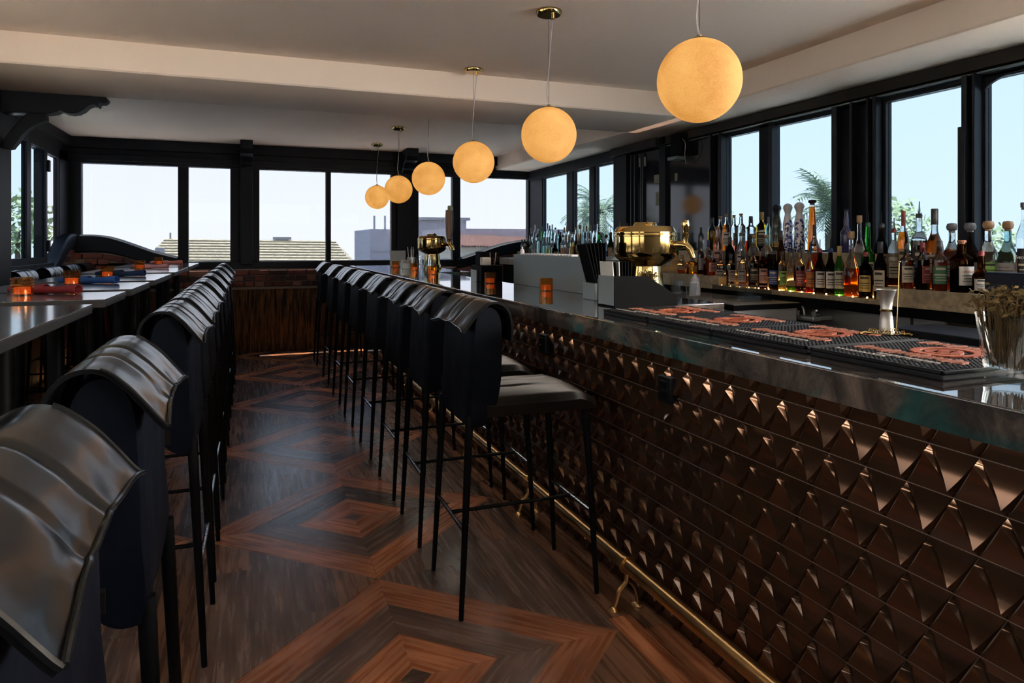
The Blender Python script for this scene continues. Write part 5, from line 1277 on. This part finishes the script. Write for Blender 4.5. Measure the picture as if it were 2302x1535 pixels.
v = onY(352, 563, YH-.5); MB().box(v[0]-.12, v[0]+.12, YH+.2, YH+.6, v[2]-.5, v[2]+.08).build('chimney_pot', M_STUCCO, t)
# concrete block with two pipes
t = thing('concrete_block', 'plain grey rooftop block with two thin pipes', 'building', (0,0,0))
YK = 15.0; p0, p1 = onY(832, 515, YK), onY(900, 600, YK); q = onY(797, 518, YK+2.2)
MB().prism([(p0[0], YK), (p1[0]+.4, YK), (p1[0]+.4, YK+2.2), (q[0], YK+2.2)], 'z', -6, p0[2]).build('block', M_STUCCO2, t)
MB().box(p0[0], p1[0]+.4, YK-.02, YK, onY(840,566,YK)[2], onY(840,565,YK)[2]).build('joint', M_STUCCO, t)
for x in (841.5, 865.5):
    v0, v1 = onY(x, 516, YK+.5), onY(x, 485, YK+.5); MB().tube([v0, v1], .022, 8).build('pipe', mat('grey_pipe', (.28,.3,.36), .5, var=(4,(.24,.26,.3),.3)), t)
# lilac block and terracotta roof house
t = thing('stucco_building', 'lilac grey stucco building behind the distant tower', 'building', (0,0,0))
YS = 30.0; p0, p1 = onY(930, 494, YS), onY(1048, 540, YS); MB().box(p0[0], p1[0], YS, YS+5, -6, p0[2]).build('wall', M_STUCCO2, t); MB().box(p0[0]-.1, p1[0]+.15, YS-.15, YS+5, p0[2], p0[2]+.12).build('parapet', M_STUCCO, t)
t = thing('tiled_house', 'house with a rippled terracotta tile roof outside the right far window', 'house', (0,0,0))
YT = 20.0; e0, e1 = onY(1000, 557, YT), onY(1205, 563, YT); r0, r1 = onY(1020, 530, YT+2.6), onY(1205, 536, YT+2.6)
m = MB(); nr_, nc_ = 10, 150; rows = []
for i in range(nr_):
    for kk in (0, 1):
        u = (i+kk)/nr_; lift = .06*(1-kk); A0, B0 = Vector(e0).lerp(Vector(r0), u), Vector(e1).lerp(Vector(r1), u)
        rows.append([tuple(A0.lerp(B0, j/nc_) + Vector((0, 0, lift+.055*abs(math.sin(PI*j/5))))) for j in range(nc_+1)])
m.grid(rows); tag(m.build('roof_tiles', M_TERRA, t), kind='stuff')
MB().box(e0[0], e1[0]+2, YT+.3, YT+8, -6, e0[2]+.02).build('wall', M_CREAM, t); MB().box(r0[0]-.3, r1[0]+2, YT+2.6, YT+6, r0[2]-1, r0[2]+.25).build('upper_wall', M_STUCCO2, t)
# palms and shrubs
M_FROND = mat('palm_frond', (0.238,0.290,0.198), .7, var=(3,(0.290,0.343,0.251),.3)); M_TRUNK = mat('palm_trunk', (0.106,0.079,0.053), .9, var=(5,(0.066,0.053,0.033),.3), bump=(20,.5,.02)); M_LEAF = mat('broad_leaf', (0.277,0.343,0.158), .6, var=(3,(0.343,0.409,0.224),.3))
def palm(x, y, z, r, seed, label):
    rnd = random.Random(seed); t = thing('palm_tree', label, 'palm tree', (x, y, -6), 0, 'palms outside'); h = z+6
    MB().tube([(0,0,0), (.1,0,h*.5), (0,0,h)], [.22,.17,.13], 10).build('trunk', M_TRUNK, t, smooth=True)
    m = MB()
    for k in range(34):
        a = rnd.uniform(0, 2*PI); e0_ = rnd.uniform(-.5, 1.25); L = r*rnd.uniform(.8, 1.1); pts = []; d = Vector((math.cos(a)*math.cos(e0_), math.sin(a)*math.cos(e0_), math.sin(e0_))); p = Vector((0,0,h))
        for q in range(8):
            pts.append(p.copy()); p = p + d*L/7; d.z -= .22; d.normalize()
        m.tube(pts, [.016]*8, 4)
        for q in range(1, 8):
            for sgn in (-1, 1):
                for w_ in (0, .5):
                    base = pts[q-1].lerp(pts[q], w_); tang = (pts[q]-pts[q-1]).normalized(); side = tang.cross(Vector((0,0,1))).normalized()*sgn; tip = base + (side*.75+tang*.7).normalized()*L*.30*(1-.5*abs(q-3)/5) - Vector((0,0,.06*L))
                    wv = tang*.022*L
                    m.add([base-wv, base+wv, tip], [(0,1,2)])
    tag(m.build('fronds', M_FROND, t), kind='stuff')
def far_pt(px, py, dist):
    r_ = ray(px, py); k = dist/math.hypot(r_[0], r_[1]); return (r_[0]*k, r_[1]*k, CAMH+r_[2]*k)
palm(*far_pt(1868, 478, 17), 1.35, 1, 'palm tree seen through the window behind the bottles')
palm(*far_pt(1352, 480, 20), 1.2, 2, 'palm tree seen through the blue sashes in the far corner')
palm(*far_pt(1318, 486, 24), 1.1, 5, 'smaller palm left of the one behind the blue sashes')
def shrub(px, py, dist, r, seed, label):
    rnd = random.Random(seed); c = far_pt(px, py, dist); t = thing('leafy_tree', label, 'tree', (c[0], c[1], -6), 0, 'broadleaf trees outside'); m = MB(); h = c[2]+6
    for k in range(420):
        v_ = Vector((rnd.gauss(0,1), rnd.gauss(0,1), rnd.gauss(0,1))).normalized()*r*rnd.uniform(.3,1)**.6; o_ = Vector((0,0,h))+v_
        d = Vector((rnd.uniform(-1,1), rnd.uniform(-1,1), rnd.uniform(-.6,.8))).normalized()*r*.13; n_ = d.orthogonal().normalized()*r*.075
        m.add([o_-d, o_+n_, o_+d, o_-n_], [(0,1,2,3)])
    tag(m.build('foliage', M_LEAF, t), kind='stuff'); MB().tube([(0,0,0), (0,0,h*.97)], [.12,.06], 8).build('trunk', M_TRUNK, t)
shrub(2006, 510, 14, .6, 11, 'leafy tree outside the window between the posts')
shrub(2240, 575, 13, .5, 12, 'leafy tree low outside the nearest right window')
shrub(1612, 505, 18, .5, 13, 'leafy tree outside the narrow window by the doorway')
shrub(1488, 500, 15, .5, 14, 'leafy shrub outside beyond the dark doorway')
shrub(40, 500, 22, .9, 15, 'pale tree outside the left folding sash')
print('objects', len(bpy.data.objects), 'tris', sum(len(o.data.polygons) for o in bpy.data.objects if o.type == 'MESH'))
